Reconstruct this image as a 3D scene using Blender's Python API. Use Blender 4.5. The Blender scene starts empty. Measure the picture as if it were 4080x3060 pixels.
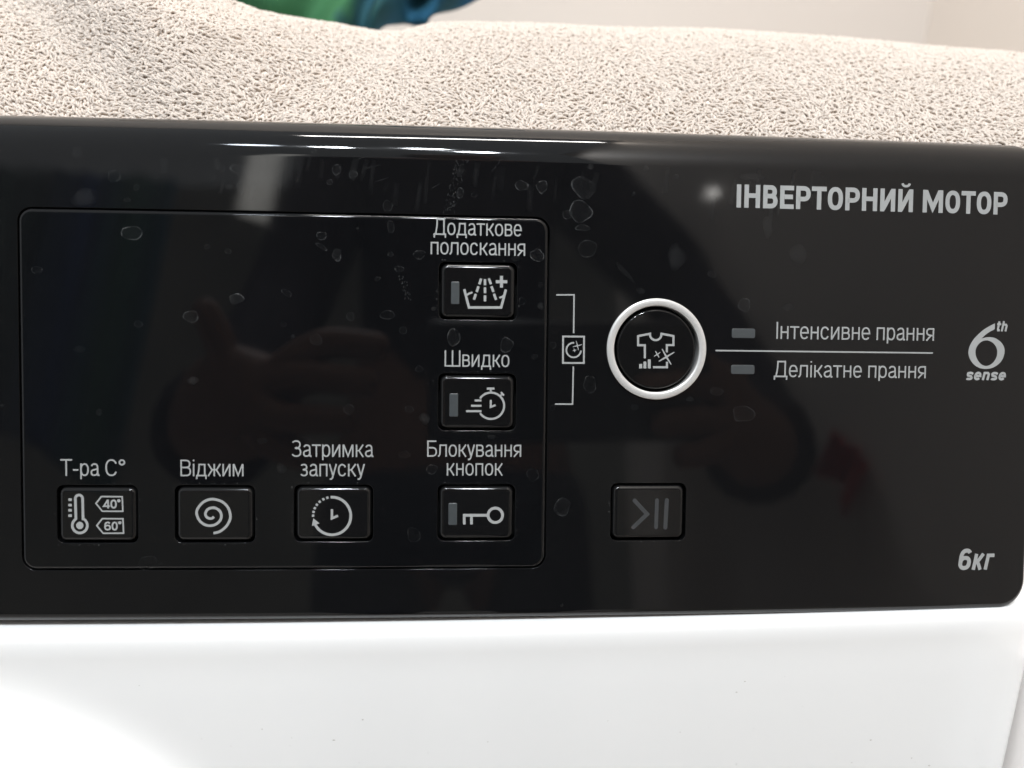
import bpy, bmesh, math, random
import numpy as np
from mathutils import Vector, Matrix
from mathutils.geometry import delaunay_2d_cdt, tessellate_polygon

random.seed(7)
rng = np.random.default_rng(7)
sc = bpy.context.scene
COL = sc.collection
MM = 0.001
TILT = math.radians(17.0)          # the fascia leans back from the vertical front
PANEL = Matrix.Rotation(-TILT, 4, 'X')   # fascia frame: x right, z up the fascia, -y out of it (origin: centre of the round button)
BOW = 0.115093e-3                  # the fascia bows gently outwards, symmetric about the middle of the machine
XMID = -202.0

# ------------------------------------------------------------------ camera
cam = bpy.data.cameras.new('camera')
cam.sensor_width = 36.0
cam.lens = 0.74987 * 36.0
cam.clip_start = 0.005
cam.clip_end = 30.0
cam.dof.use_dof = True
cam.dof.focus_distance = 0.186
cam.dof.aperture_fstop = 7.5
camera = bpy.data.objects.new('camera', cam)
COL.objects.link(camera)
yaw, pitch, roll = -0.02639, -0.038218, -0.010337
Rc = (Matrix.Rotation(yaw, 3, 'Z') @ Matrix.Rotation(pitch, 3, 'X') @ Matrix.Rotation(roll, 3, 'Y'))
axes = Matrix((Rc.col[0], Rc.col[2], -Rc.col[1])).transposed()
camera.matrix_world = PANEL @ (Matrix.Translation(Vector((-39.084, -181.857, -1.664)) * MM) @ axes.to_4x4())
sc.camera = camera

# ------------------------------------------------------------------ world and lamps
world = bpy.data.worlds.new('World')
sc.world = world
world.use_nodes = True
bg = world.node_tree.nodes['Background']
bg.inputs[0].default_value = (0.93, 0.97, 1.0, 1)
bg.inputs[1].default_value = 0.60

def area(name, loc, target, power, size, size_y=None, color=(1, 0.97, 0.93)):
    l = bpy.data.lights.new(name, 'AREA')
    l.energy = power
    l.color = color
    if size_y is None:
        l.shape = 'DISK'; l.size = size
    else:
        l.shape = 'RECTANGLE'; l.size = size; l.size_y = size_y
    o = bpy.data.objects.new(name, l)
    COL.objects.link(o)
    d = Vector(target) - Vector(loc)
    o.matrix_world = Matrix.Translation(loc) @ d.to_track_quat('-Z', 'Y').to_matrix().to_4x4()
    return o

for loc in ((-0.33, -0.86, 1.50), (-0.10, -0.80, 1.52), (0.03, -0.95, 1.46)):      # three bulbs of the ceiling lamp
    area('ceiling_bulb', loc, (-0.05, 0.0, 0.0), 10.2, 0.09, color=(0.90, 0.95, 1.0))
area('ceiling_bulb', (-0.52, -0.84, 1.50), (-0.05, 0.0, 0.0), 2.2, 0.12, color=(0.82, 0.90, 1.0))
area('ceiling_tube', (-0.06, 0.16, 1.52), (-0.03, 0.05, 0.0), 10.0, 0.66, 0.05, color=(1.0, 0.96, 0.91))
area('wall_lamp', (0.279, -0.590, 0.374), (0.0, 0.0, 0.03), 0.007, 0.014, 0.006)
gap = area('lit_door_gap', (-0.62, -2.0, 1.30), (-0.09, 0.0, 0.04), 0.6, 0.10, 0.50, color=(1.0, 0.98, 0.92))
gap.matrix_world = gap.matrix_world @ Matrix.Rotation(math.radians(-9), 4, 'Z')
spot = bpy.data.lights.new('patch_spot', 'SPOT')  # narrow spot added to draw the lit patch low on the white front
spot.energy = 60.0
spot.spot_size = math.radians(6.4)
spot.spot_blend = 0.35
spot.shadow_soft_size = 0.012
spot_o = bpy.data.objects.new('patch_spot', spot)
COL.objects.link(spot_o)
SPOT_LOC, SPOT_AIM = Vector((-0.72, -0.85, 0.12)), Vector((-0.161, -0.019, -0.136))
spot_o.matrix_world = Matrix.Translation(SPOT_LOC) @ (SPOT_AIM - SPOT_LOC).to_track_quat('-Z', 'Y').to_matrix().to_4x4()

sc.view_settings.view_transform = 'Standard'
sc.view_settings.look = 'None'
sc.view_settings.exposure = 0.19
sc.view_settings.gamma = 1.0
sc.render.engine = 'CYCLES'
sc.cycles.use_denoising = True
sc.cycles.max_bounces = 6
sc.cycles.caustics_reflective = False
sc.cycles.caustics_refractive = False
sc.cycles.sample_clamp_indirect = 6.0

# ------------------------------------------------------------------ materials
def mat(name, color, rough=0.5, metal=0.0, spec=0.5, noise=None, bump=None, rough_noise=None, sheen=0.0, coat=0.0):
    m = bpy.data.materials.new(name)
    m.use_nodes = True
    nt = m.node_tree
    b = nt.nodes['Principled BSDF']
    b.inputs['Base Color'].default_value = (*color, 1)
    b.inputs['Roughness'].default_value = rough
    b.inputs['Metallic'].default_value = metal
    b.inputs['Specular IOR Level'].default_value = spec
    b.inputs['Sheen Weight'].default_value = sheen
    b.inputs['Coat Weight'].default_value = coat
    tc = nt.nodes.new('ShaderNodeTexCoord')
    def tex(scale, detail=4):
        t = nt.nodes.new('ShaderNodeTexNoise')
        t.inputs['Scale'].default_value = scale
        t.inputs['Detail'].default_value = detail
        nt.links.new(tc.outputs['Object'], t.inputs['Vector'])
        return t
    if noise:
        scale, amount = noise
        t = tex(scale)
        mx = nt.nodes.new('ShaderNodeMix'); mx.data_type = 'RGBA'
        mx.inputs['A'].default_value = (*[c * (1 - amount) for c in color], 1)
        mx.inputs['B'].default_value = (*[min(1, c * (1 + amount)) for c in color], 1)
        nt.links.new(t.outputs['Fac'], mx.inputs['Factor'])
        nt.links.new(mx.outputs['Result'], b.inputs['Base Color'])
    if rough_noise:
        scale, lo, hi = rough_noise
        t = tex(scale, 6)
        mr = nt.nodes.new('ShaderNodeMapRange')
        mr.inputs['From Min'].default_value = 0.35; mr.inputs['From Max'].default_value = 0.7
        mr.inputs['To Min'].default_value = lo; mr.inputs['To Max'].default_value = hi
        nt.links.new(t.outputs['Fac'], mr.inputs['Value'])
        nt.links.new(mr.outputs['Result'], b.inputs['Roughness'])
    if bump:
        scale, strength, dist = bump
        t = tex(scale, 3)
        bp = nt.nodes.new('ShaderNodeBump')
        bp.inputs['Strength'].default_value = strength
        bp.inputs['Distance'].default_value = dist
        nt.links.new(t.outputs['Fac'], bp.inputs['Height'])
        nt.links.new(bp.outputs['Normal'], b.inputs['Normal'])
    return m

BLACK = mat('gloss_black_plastic', (0.0045, 0.0046, 0.005), 0.06, spec=0.29, rough_noise=(60, 0.025, 0.075), bump=(55, 0.02, 0.0004), noise=(300, 0.15))
BLACK2 = mat('gloss_black_insert', (0.0035, 0.0037, 0.0042), 0.05, spec=0.30, rough_noise=(70, 0.02, 0.06), noise=(300, 0.15))
KEYBLACK = mat('gloss_black_button', (0.005, 0.005, 0.0052), 0.05, spec=0.36, rough_noise=(200, 0.03, 0.07))
PIT = mat('gap_shade', (0.004, 0.004, 0.004), 0.7, spec=0.2)  # near-black colour stands in for the shade inside the gaps
PRINT = mat('pale_grey_print', (0.265, 0.273, 0.27), 0.55, noise=(140, 0.13))
FAINT = mat('smoked_translucent_plastic', (0.036, 0.038, 0.040), 0.35, noise=(500, 0.2))
LED = mat('smoked_indicator_plastic', (0.045, 0.051, 0.054), 0.30, noise=(900, 0.15))
SILVER = mat('satin_silver', (0.70, 0.70, 0.685), 0.36, metal=0.65, noise=(2600, 0.10), bump=(4000, 0.15, 0.0001))
ENAMEL = mat('white_enamel', (0.80, 0.80, 0.79), 0.22, noise=(6, 0.01), bump=(120, 0.02, 0.0005))

# ------------------------------------------------------------------ helpers
def link(name, me, parent=None, matrix=None, label=None, cat=None, group=None, kind=None):
    o = bpy.data.objects.new(name, me)
    COL.objects.link(o)
    if parent is not None:
        o.parent = parent
        o.matrix_parent_inverse = WORLD_OF[parent.name].inverted()
    w = matrix if matrix is not None else Matrix.Identity(4)
    o.matrix_basis = w
    WORLD_OF[o.name] = w.copy()
    for k, v in (('label', label), ('category', cat), ('group', group), ('kind', kind)):
        if v: o[k] = v
    return o
WORLD_OF = {}

def mesh(name, verts, faces, material, smooth=True, normals=None):
    me = bpy.data.meshes.new(name)
    me.from_pydata([tuple(v) for v in verts], [], faces)
    if material: me.materials.append(material)
    if smooth:
        me.polygons.foreach_set('use_smooth', [True] * len(me.polygons))
    me.update()
    if normals is not None:
        me.normals_split_custom_set_from_vertices([tuple(n) for n in normals])
    return me

def surf(x, z, h=0.0):
    """point (mm, fascia frame) h millimetres proud of the bowed fascia, and its outward normal"""
    s = 2 * BOW * (x - XMID)
    n = Vector((s, -1.0, 0.0)).normalized()
    return Vector((x, BOW * ((x - XMID) ** 2 - XMID ** 2), z)) + n * h, n

def rounded(cx, cz, w, h, r, n=7):
    pts = []
    for qx, qz, a0 in ((1, 1, 0), (-1, 1, 90), (-1, -1, 180), (1, -1, 270)):
        for i in range(n + 1):
            a = math.radians(a0 + 90 * i / n)
            pts.append((cx + qx * (w / 2 - r) + r * math.cos(a), cz + qz * (h / 2 - r) + r * math.sin(a)))
    return pts

def circle(cx, cz, r, n=72):
    return [(cx + r * math.cos(2 * math.pi * i / n), cz + r * math.sin(2 * math.pi * i / n)) for i in range(n)]

def dense(loop, step):
    out = []
    for i, a in enumerate(loop):
        b = loop[(i + 1) % len(loop)]
        d = math.hypot(b[0] - a[0], b[1] - a[1])
        k = max(1, int(d / step))
        for j in range(k):
            out.append((a[0] + (b[0] - a[0]) * j / k, a[1] + (b[1] - a[1]) * j / k))
    return out

def inside(pt, loop):
    x, y = pt; c = False
    j = len(loop) - 1
    for i in range(len(loop)):
        xi, yi = loop[i]; xj, yj = loop[j]
        if (yi > y) != (yj > y) and x < (xj - xi) * (y - yi) / (yj - yi) + xi: c = not c
        j = i
    return c

def plate(name, outer, holes, h, lip_out, lip_hole, wall, material, grid=6.0, sweep_top=90.0, lip_steps=6, center=None):
    """a plate on the bowed fascia: flat area, rounded lips rolling over every edge, walls behind them.
    lip_out may be a function of the 2D outward direction. Returns a mesh in metres, with analytic normals."""
    loops = [dense(outer, grid)] + [dense(l, grid) for l in holes]
    pts, edges, where = [], [], []
    for li, l in enumerate(loops):
        b = len(pts)
        for i, q in enumerate(l):
            pts.append(Vector(q)); where.append((li, i)); edges.append((b + i, b + (i + 1) % len(l)))
    xs = [q[0] for q in loops[0]]; zs = [q[1] for q in loops[0]]
    gx = min(xs) + grid * .5
    while gx < max(xs):
        gz = min(zs) + grid * .5
        while gz < max(zs):
            q = (gx, gz)
            if inside(q, loops[0]) and not any(inside(q, l) for l in loops[1:]):
                if min((q[0] - a.x) ** 2 + (q[1] - a.y) ** 2 for a in pts[:len(where)]) > (grid * .35) ** 2:
                    pts.append(Vector(q))
            gz += grid
        gx += grid
    rv, re, rf, ov, oe, of = delaunay_2d_cdt(pts, edges, [], 0, 1e-5)
    remap = {}
    for i, src in enumerate(ov):
        for s in src: remap[s] = i
    V, N, Fc = [], [], []
    for q in rv:
        P, n = surf(q.x, q.y, h); V.append(P); N.append(n)
    for f in rf:
        c = ((rv[f[0]].x + rv[f[1]].x + rv[f[2]].x) / 3, (rv[f[0]].y + rv[f[1]].y + rv[f[2]].y) / 3)
        if inside(c, loops[0]) and not any(inside(c, l) for l in loops[1:]):
            a, b, d = (rv[i] for i in f)
            ccw = (b - a).x * (d - a).y - (b - a).y * (d - a).x > 0
            Fc.append(tuple(f) if ccw else tuple(reversed(f)))
    base = 0
    for li, l in enumerate(loops):
        n = len(l); area2 = sum(l[i][0] * l[(i + 1) % n][1] - l[(i + 1) % n][0] * l[i][1] for i in range(n))
        sgn = 1 if area2 > 0 else -1
        if li > 0: sgn = -sgn
        ring = [remap[base + i] for i in range(n)]
        dirs = []
        for i in range(n):
            a, b = l[i - 1], l[(i + 1) % n]
            t = Vector((b[0] - a[0], b[1] - a[1])); t = t.normalized() if t.length else Vector((1, 0))
            dirs.append(Vector((t.y, -t.x)) * sgn)
        prev = ring
        for s in range(1, lip_steps + 2):
            cur = []
            for i in range(n):
                d = dirs[i]
                r = (lip_out(d) if callable(lip_out) else lip_out) if li == 0 else lip_hole
                top = max(d.y, 0) ** 2 if (li == 0 and sweep_top > 90) else 0
                amax = math.radians(90 + (sweep_top - 90) * top)
                if s <= lip_steps:
                    t = amax * s / lip_steps
                    off, dep = r * math.sin(t), r * (1 - math.cos(t))
                else:
                    t = amax
                    off, dep = r * math.sin(t) + wall * math.cos(t), r * (1 - math.cos(t)) + wall * math.sin(t)
                P, nn = surf(l[i][0] + d.x * off, l[i][1] + d.y * off, h - dep)
                V.append(P); N.append((nn * math.cos(t) + Vector((d.x, 0, d.y)) * math.sin(t)).normalized())
                cur.append(len(V) - 1)
            for i in range(n):
                j = (i + 1) % n
                q = (prev[i], cur[i], cur[j], prev[j])
                Fc.append(q if li == 0 else tuple(reversed(q)))
            prev = cur
        base += n
    c = center or Vector((0, 0, 0))
    V = [(v - c) * MM for v in V]
    used = sorted({i for f in Fc for i in f}); m = {o: k for k, o in enumerate(used)}
    return mesh(name, [V[i] for i in used], [tuple(m[i] for i in f) for f in Fc], material, True, [N[i] for i in used])

def place(c):
    return PANEL @ Matrix.Translation(Vector(c) * MM)
ICON = {'bracket': [('s', [(-24.124, 12.482), (-19.915, 12.548), (-19.888, 3.553)], 0.338, 0, 0), ('s', [(-19.857, -4.313), (-19.926, -13.223), (-24.102, -13.229)], 0.34, 0, 0)],
 'delay': [('s',
            [(-76.334, -35.256), (-76.064, -35.246), (-75.795, -35.252), (-75.526, -35.276), (-75.259, -35.316), (-74.995, -35.374), (-74.735, -35.448), (-74.48, -35.538), (-74.231, -35.645), (-73.989, -35.767),
             (-73.754, -35.904), (-73.529, -36.056), (-73.313, -36.222), (-73.108, -36.401), (-72.913, -36.593), (-72.731, -36.797), (-72.562, -37.012), (-72.406, -37.237), (-72.265, -37.472), (-72.137, -37.715),
             (-72.025, -37.966), (-71.929, -38.223), (-71.848, -38.486), (-71.784, -38.754), (-71.736, -39.025), (-71.704, -39.299), (-71.69, -39.574), (-71.692, -39.85), (-71.712, -40.125), (-71.748, -40.398), (-71.8, -40.668),
             (-71.869, -40.934), (-71.955, -41.195), (-72.056, -41.451), (-72.172, -41.699), (-72.304, -41.939), (-72.45, -42.171), (-72.61, -42.393), (-72.783, -42.604), (-72.969, -42.803), (-73.167, -42.991), (-73.376, -43.165),
             (-73.595, -43.326), (-73.824, -43.472), (-74.061, -43.604), (-74.306, -43.72), (-74.557, -43.821), (-74.814, -43.905), (-75.076, -43.972), (-75.342, -44.023), (-75.61, -44.057), (-75.879, -44.074), (-76.15, -44.074),
             (-76.419, -44.056), (-76.687, -44.021), (-76.953, -43.97), (-77.215, -43.902), (-77.472, -43.817), (-77.724, -43.716), (-77.968, -43.599), (-78.206, -43.467), (-78.434, -43.32), (-78.654, -43.159), (-78.863, -42.985),
             (-79.061, -42.797), (-79.247, -42.598), (-79.421, -42.387), (-79.582, -42.165), (-79.728, -41.934), (-79.86, -41.694), (-79.978, -41.446)],
            0.627, 0, 0),
           ('p', [(-80.312, -40.187), (-80.634, -42.022), (-78.876, -41.365)], []), ('s', [(-76.028, -38.068), (-76.025, -40.214), (-74.629, -39.596)], 0.546, 0, 0),
           ('s', [(-76.813, -35.318), (-76.99, -35.355), (-77.166, -35.4), (-77.34, -35.452)], 0.566, 0, 0), ('s', [(-77.75, -35.608), (-77.914, -35.685), (-78.075, -35.769), (-78.233, -35.859)], 0.566, 0, 0),
           ('s', [(-78.628, -36.128), (-78.77, -36.242), (-78.908, -36.362), (-79.04, -36.487)], 0.566, 0, 0), ('s', [(-79.338, -36.813), (-79.452, -36.957), (-79.559, -37.105), (-79.661, -37.258)], 0.565, 0, 0),
           ('s', [(-79.844, -37.576), (-79.926, -37.74), (-80.001, -37.908), (-80.069, -38.079)], 0.565, 0, 0), ('s', [(-80.183, -38.429), (-80.23, -38.607), (-80.269, -38.788), (-80.301, -38.969)], 0.565, 0, 0),
           ('s', [(-80.339, -39.298), (-80.349, -39.482), (-80.352, -39.667), (-80.348, -39.851)], 0.565, 0, 0)],
 'drum': [('s', [(-22.383, 2.737), (-17.403, 2.759), (-17.373, -3.464), (-22.34, -3.493)], 0.414, 1, 0),
          ('s',
           [(-19.736, 1.287), (-19.94, 1.286), (-20.143, 1.263), (-20.342, 1.215), (-20.533, 1.145), (-20.715, 1.053), (-20.885, 0.94), (-21.04, 0.808), (-21.178, 0.66), (-21.298, 0.496), (-21.397, 0.319), (-21.475, 0.131),
            (-21.53, -0.064), (-21.561, -0.264), (-21.569, -0.466), (-21.553, -0.669), (-21.512, -0.867), (-21.449, -1.06), (-21.363, -1.245), (-21.256, -1.418), (-21.129, -1.577), (-20.984, -1.72), (-20.823, -1.846),
            (-20.649, -1.952), (-20.463, -2.037), (-20.268, -2.1), (-20.068, -2.14), (-19.864, -2.156), (-19.659, -2.148), (-19.457, -2.117), (-19.261, -2.062), (-19.072, -1.984), (-18.893, -1.885), (-18.728, -1.766),
            (-18.578, -1.628), (-18.446, -1.474), (-18.332, -1.305), (-18.24, -1.124), (-18.17, -0.934), (-18.122, -0.736), (-18.099, -0.535)],
           0.378, 0, 0),
          ('p',
           [(-19.301, 1.712), (-19.18, 1.742), (-18.871, 0.757), (-17.866, 0.96), (-17.834, 0.84), (-18.808, 0.518), (-18.621, -0.462), (-18.742, -0.492), (-19.05, 0.456), (-20.054, 0.254), (-20.087, 0.373), (-19.113, 0.696)],
           []),
          ('p',
           [(-19.826, -0.071), (-19.739, -0.044), (-19.582, -0.376), (-19.185, -0.326), (-19.163, -0.413), (-19.535, -0.554), (-19.5, -0.926), (-19.588, -0.945), (-19.708, -0.598), (-20.044, -0.665), (-20.072, -0.58),
            (-19.759, -0.429)],
           [])],
 'key': [('s',
          [(-36.267, -39.565), (-36.284, -39.341), (-36.33, -39.121), (-36.404, -38.908), (-36.504, -38.707), (-36.63, -38.52), (-36.778, -38.351), (-36.947, -38.203), (-37.133, -38.078), (-37.334, -37.978), (-37.545, -37.906),
           (-37.764, -37.862), (-37.986, -37.846), (-38.208, -37.861), (-38.426, -37.904), (-38.635, -37.975), (-38.834, -38.074), (-39.018, -38.198), (-39.183, -38.345), (-39.328, -38.513), (-39.45, -38.699), (-39.547, -38.899),
           (-39.616, -39.111), (-39.658, -39.331), (-39.67, -39.554), (-39.653, -39.778), (-39.608, -39.998), (-39.535, -40.21), (-39.435, -40.412), (-39.309, -40.599), (-39.161, -40.768), (-38.992, -40.916), (-38.806, -41.041),
           (-38.606, -41.141), (-38.394, -41.214), (-38.176, -41.259), (-37.954, -41.274), (-37.731, -41.26), (-37.514, -41.217), (-37.303, -41.146), (-37.105, -41.047), (-36.921, -40.923), (-36.754, -40.776), (-36.609, -40.608),
           (-36.487, -40.422), (-36.391, -40.221), (-36.321, -40.009), (-36.28, -39.789)],
          0.665, 1, 0),
         ('s', [(-45.584, -39.538), (-39.732, -39.554)], 0.661, 0, 0), ('s', [(-45.275, -39.476), (-45.258, -41.708)], 0.619, 0, 0), ('s', [(-43.581, -39.585), (-43.563, -41.713)], 0.62, 0, 0)],
 'line': [('s', [(14.362, -0.171), (68.926, -0.199)], 0.36, 0, 0)],
 'play': [('s', [(-4.68, -36.213), (-1.582, -39.51), (-4.879, -42.656)], 0.976, 0, 1), ('s', [(0.765, -36.162), (0.643, -42.689)], 0.924, 0, 1), ('s', [(3.147, -36.171), (2.903, -42.773)], 0.982, 0, 1)],
 'rinse': [('s', [(-45.699, 13.443), (-44.567, 9.207), (-37.073, 9.313), (-36.01, 13.511)], 0.574, 0, 0), ('s', [(-45.265, 11.932), (-44.593, 12.448), (-43.784, 12.731)], 0.439, 0, 0),
           ('s', [(-37.503, 11.576), (-36.792, 11.823), (-36.371, 12.236)], 0.442, 0, 0), ('s', [(-40.901, 15.848), (-40.888, 14.447)], 0.576, 0, 0), ('s', [(-40.884, 13.941), (-40.872, 12.59)], 0.576, 0, 0),
           ('s', [(-40.867, 12.083), (-40.855, 10.68)], 0.576, 0, 0), ('s', [(-41.799, 15.951), (-42.21, 14.595)], 0.575, 0, 0), ('s', [(-42.393, 14.17), (-42.804, 12.813)], 0.575, 0, 0),
           ('s', [(-43.003, 12.388), (-43.432, 11.048)], 0.575, 0, 0), ('s', [(-40.005, 16.014), (-39.501, 14.672)], 0.576, 0, 0), ('s', [(-39.395, 14.218), (-38.891, 12.874)], 0.577, 0, 0),
           ('s', [(-38.785, 12.486), (-38.263, 11.073)], 0.577, 0, 0), ('s', [(-38.388, 15.281), (-35.705, 15.325)], 0.713, 0, 0), ('s', [(-37.06, 16.654), (-37.034, 13.951)], 0.713, 0, 0)],
 'shirt': [('s',
            [(-2.776, -2.208), (-2.83, 0.897), (-4.455, 0.879), (-4.491, 3.056), (-1.619, 3.635), (-1.612, 3.259), (-1.558, 3.053), (-1.472, 2.858), (-1.356, 2.678), (-1.213, 2.518), (-1.047, 2.382), (-0.861, 2.273),
             (-0.659, 2.194), (-0.449, 2.147), (-0.233, 2.133), (-0.018, 2.152), (0.192, 2.204), (0.39, 2.288), (0.572, 2.401), (0.734, 2.541), (0.872, 2.704), (0.982, 2.887), (1.061, 3.084), (1.108, 3.292), (1.135, 3.669),
             (4.04, 3.159), (4.08, 1.008), (2.479, 0.99), (2.511, -0.748)],
            0.503, 0, 0),
           ('s', [(2.586, -2.984), (2.61, -4.277), (-0.758, -4.307)], 0.506, 0, 0), ('p', [(-4.128, -3.561), (-3.374, -3.554), (-3.356, -4.612), (-4.111, -4.619)], []),
           ('p', [(-3.098, -2.989), (-2.41, -2.982), (-2.382, -4.604), (-3.071, -4.61)], []), ('p', [(-2.05, -2.449), (-1.362, -2.443), (-1.324, -4.594), (-2.013, -4.6)], []),
           ('p', [(1.254, 0.015), (1.448, 0.12), (2.506, -1.525), (4.253, -0.554), (4.374, -0.738), (2.738, -1.893), (3.704, -3.579), (3.516, -3.696), (2.358, -2.126), (0.653, -2.981), (0.54, -2.793), (2.125, -1.743)], []),
           ('p', [(-0.335, -0.485), (-0.207, -0.408), (0.271, -1.045), (0.9, -0.671), (0.99, -0.791), (0.441, -1.296), (0.731, -1.972), (0.599, -2.045), (0.176, -1.455), (-0.546, -1.788), (-0.623, -1.659), (0.023, -1.2)], [])],
 'six': [('p',
          [(84.804, 7.283), (84.812, 6.568), (84.819, 5.853), (84.604, 5.746), (84.296, 5.593), (83.953, 5.417), (83.635, 5.241), (83.351, 5.074), (83.072, 4.903), (82.796, 4.718), (82.519, 4.512), (82.217, 4.253),
           (81.898, 3.954), (81.614, 3.677), (81.416, 3.486), (81.634, 3.555), (81.949, 3.651), (82.294, 3.735), (82.648, 3.798), (83.032, 3.848), (83.43, 3.868), (83.849, 3.857), (84.284, 3.816), (84.706, 3.729), (85.111, 3.585),
           (85.504, 3.396), (85.87, 3.182), (86.206, 2.953), (86.515, 2.698), (86.79, 2.417), (87.033, 2.103), (87.241, 1.763), (87.401, 1.408), (87.504, 1.042), (87.559, 0.661), (87.571, 0.274), (87.541, -0.125),
           (87.468, -0.531), (87.36, -0.925), (87.223, -1.298), (87.049, -1.659), (86.826, -2.007), (86.546, -2.346), (86.215, -2.673), (85.842, -2.974), (85.423, -3.251), (84.96, -3.503), (84.468, -3.704), (83.936, -3.847),
           (83.374, -3.94), (82.825, -3.981), (82.303, -3.971), (81.793, -3.91), (81.296, -3.791), (80.801, -3.61), (80.319, -3.372), (79.877, -3.087), (79.483, -2.751), (79.13, -2.367), (78.826, -1.964), (78.569, -1.538),
           (78.361, -1.092), (78.212, -0.659), (78.129, -0.259), (78.105, 0.129), (78.132, 0.531), (78.207, 0.959), (78.332, 1.402), (78.503, 1.844), (78.719, 2.288), (78.98, 2.731), (79.277, 3.163), (79.604, 3.57),
           (79.967, 3.964), (80.372, 4.366), (80.835, 4.797), (81.339, 5.236), (81.845, 5.635), (82.341, 5.972), (82.838, 6.27), (83.333, 6.548), (83.879, 6.833), (84.424, 7.099)],
          [[(82.951, 3.088), (83.26, 2.996), (83.697, 2.86), (84.108, 2.684), (84.446, 2.467), (84.756, 2.21), (85.026, 1.919), (85.253, 1.581), (85.438, 1.209), (85.574, 0.85), (85.654, 0.532), (85.684, 0.227), (85.673, -0.105),
            (85.626, -0.49), (85.537, -0.903), (85.398, -1.303), (85.2, -1.688), (84.952, -2.06), (84.674, -2.386), (84.359, -2.657), (84.014, -2.882), (83.681, -3.053), (83.384, -3.168), (83.099, -3.231), (82.799, -3.24),
            (82.463, -3.197), (82.112, -3.1), (81.773, -2.951), (81.451, -2.746), (81.141, -2.488), (80.858, -2.183), (80.599, -1.814), (80.366, -1.399), (80.183, -0.997), (80.06, -0.632), (79.986, -0.279), (79.955, 0.074),
            (79.957, 0.431), (80.0, 0.789), (80.107, 1.148), (80.295, 1.523), (80.547, 1.899), (80.828, 2.228), (81.132, 2.499), (81.467, 2.723), (81.817, 2.895), (82.226, 3.002), (82.652, 3.055)]])],
 'spiral': [('s',
             [(-103.095, -43.615), (-102.837, -43.568), (-102.468, -43.505), (-102.053, -43.405), (-101.66, -43.248), (-101.286, -43.017), (-100.901, -42.727), (-100.537, -42.404), (-100.221, -42.073), (-99.958, -41.729),
              (-99.734, -41.363), (-99.55, -40.993), (-99.409, -40.639), (-99.31, -40.315), (-99.253, -40.009), (-99.237, -39.696), (-99.26, -39.352), (-99.319, -38.958), (-99.415, -38.531), (-99.558, -38.102), (-99.756, -37.699),
              (-100.011, -37.318), (-100.317, -36.947), (-100.677, -36.608), (-101.094, -36.324), (-101.598, -36.087), (-102.178, -35.89), (-102.774, -35.755), (-103.329, -35.703), (-103.837, -35.746), (-104.326, -35.872),
              (-104.787, -36.06), (-105.208, -36.291), (-105.598, -36.581), (-105.957, -36.933), (-106.27, -37.308), (-106.519, -37.666), (-106.703, -37.993), (-106.83, -38.309), (-106.897, -38.634), (-106.901, -38.986),
              (-106.834, -39.392), (-106.698, -39.834), (-106.514, -40.265), (-106.302, -40.637), (-106.054, -40.94), (-105.764, -41.199), (-105.454, -41.416), (-105.145, -41.592), (-104.841, -41.727), (-104.531, -41.819),
              (-104.215, -41.872), (-103.893, -41.886), (-103.555, -41.862), (-103.205, -41.797), (-102.862, -41.695), (-102.549, -41.556), (-102.26, -41.372), (-101.987, -41.145), (-101.748, -40.894), (-101.56, -40.638),
              (-101.426, -40.374), (-101.339, -40.096), (-101.294, -39.813), (-101.286, -39.536), (-101.319, -39.257), (-101.393, -38.973), (-101.502, -38.705), (-101.64, -38.471), (-101.82, -38.273), (-102.038, -38.102),
              (-102.272, -37.959), (-102.497, -37.847), (-102.704, -37.765), (-102.907, -37.712), (-103.115, -37.69), (-103.337, -37.701), (-103.591, -37.744), (-103.867, -37.818), (-104.133, -37.926), (-104.359, -38.068),
              (-104.545, -38.261), (-104.706, -38.498), (-104.828, -38.75), (-104.9, -38.986), (-104.911, -39.208), (-104.873, -39.431), (-104.794, -39.637), (-104.689, -39.811), (-104.544, -39.953), (-104.358, -40.07),
              (-104.159, -40.159), (-103.975, -40.215), (-103.806, -40.233), (-103.641, -40.215), (-103.485, -40.175), (-103.348, -40.123), (-103.228, -40.05), (-103.12, -39.952), (-103.033, -39.858), (-102.971, -39.793)],
             0.591, 0, 0)],
 'stopwatch': [('s',
                [(-41.804, -11.986), (-41.65, -11.774), (-41.48, -11.576), (-41.292, -11.393), (-41.091, -11.227), (-40.875, -11.078), (-40.648, -10.948), (-40.411, -10.838), (-40.165, -10.749), (-39.912, -10.681),
                 (-39.654, -10.635), (-39.394, -10.61), (-39.132, -10.608), (-38.871, -10.629), (-38.612, -10.671), (-38.358, -10.735), (-38.11, -10.821), (-37.87, -10.927), (-37.64, -11.053), (-37.421, -11.199),
                 (-37.215, -11.362), (-37.024, -11.543), (-36.849, -11.739), (-36.69, -11.949), (-36.55, -12.171), (-36.43, -12.405), (-36.33, -12.649), (-36.25, -12.899), (-36.192, -13.156), (-36.156, -13.417),
                 (-36.143, -13.679), (-36.151, -13.942), (-36.182, -14.203), (-36.235, -14.46), (-36.309, -14.712), (-36.405, -14.957), (-36.521, -15.193), (-36.656, -15.417), (-36.81, -15.63), (-36.982, -15.828),
                 (-37.17, -16.011), (-37.373, -16.177), (-37.589, -16.326), (-37.817, -16.455), (-38.055, -16.565), (-38.302, -16.653), (-38.555, -16.721), (-38.813, -16.767), (-39.074, -16.79), (-39.337, -16.791),
                 (-39.598, -16.77), (-39.857, -16.727), (-40.111, -16.662), (-40.359, -16.575), (-40.598, -16.468), (-40.828, -16.341), (-41.046, -16.194), (-41.251, -16.03), (-41.442, -15.849), (-41.616, -15.653),
                 (-41.774, -15.442)],
                0.479, 0, 0),
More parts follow.
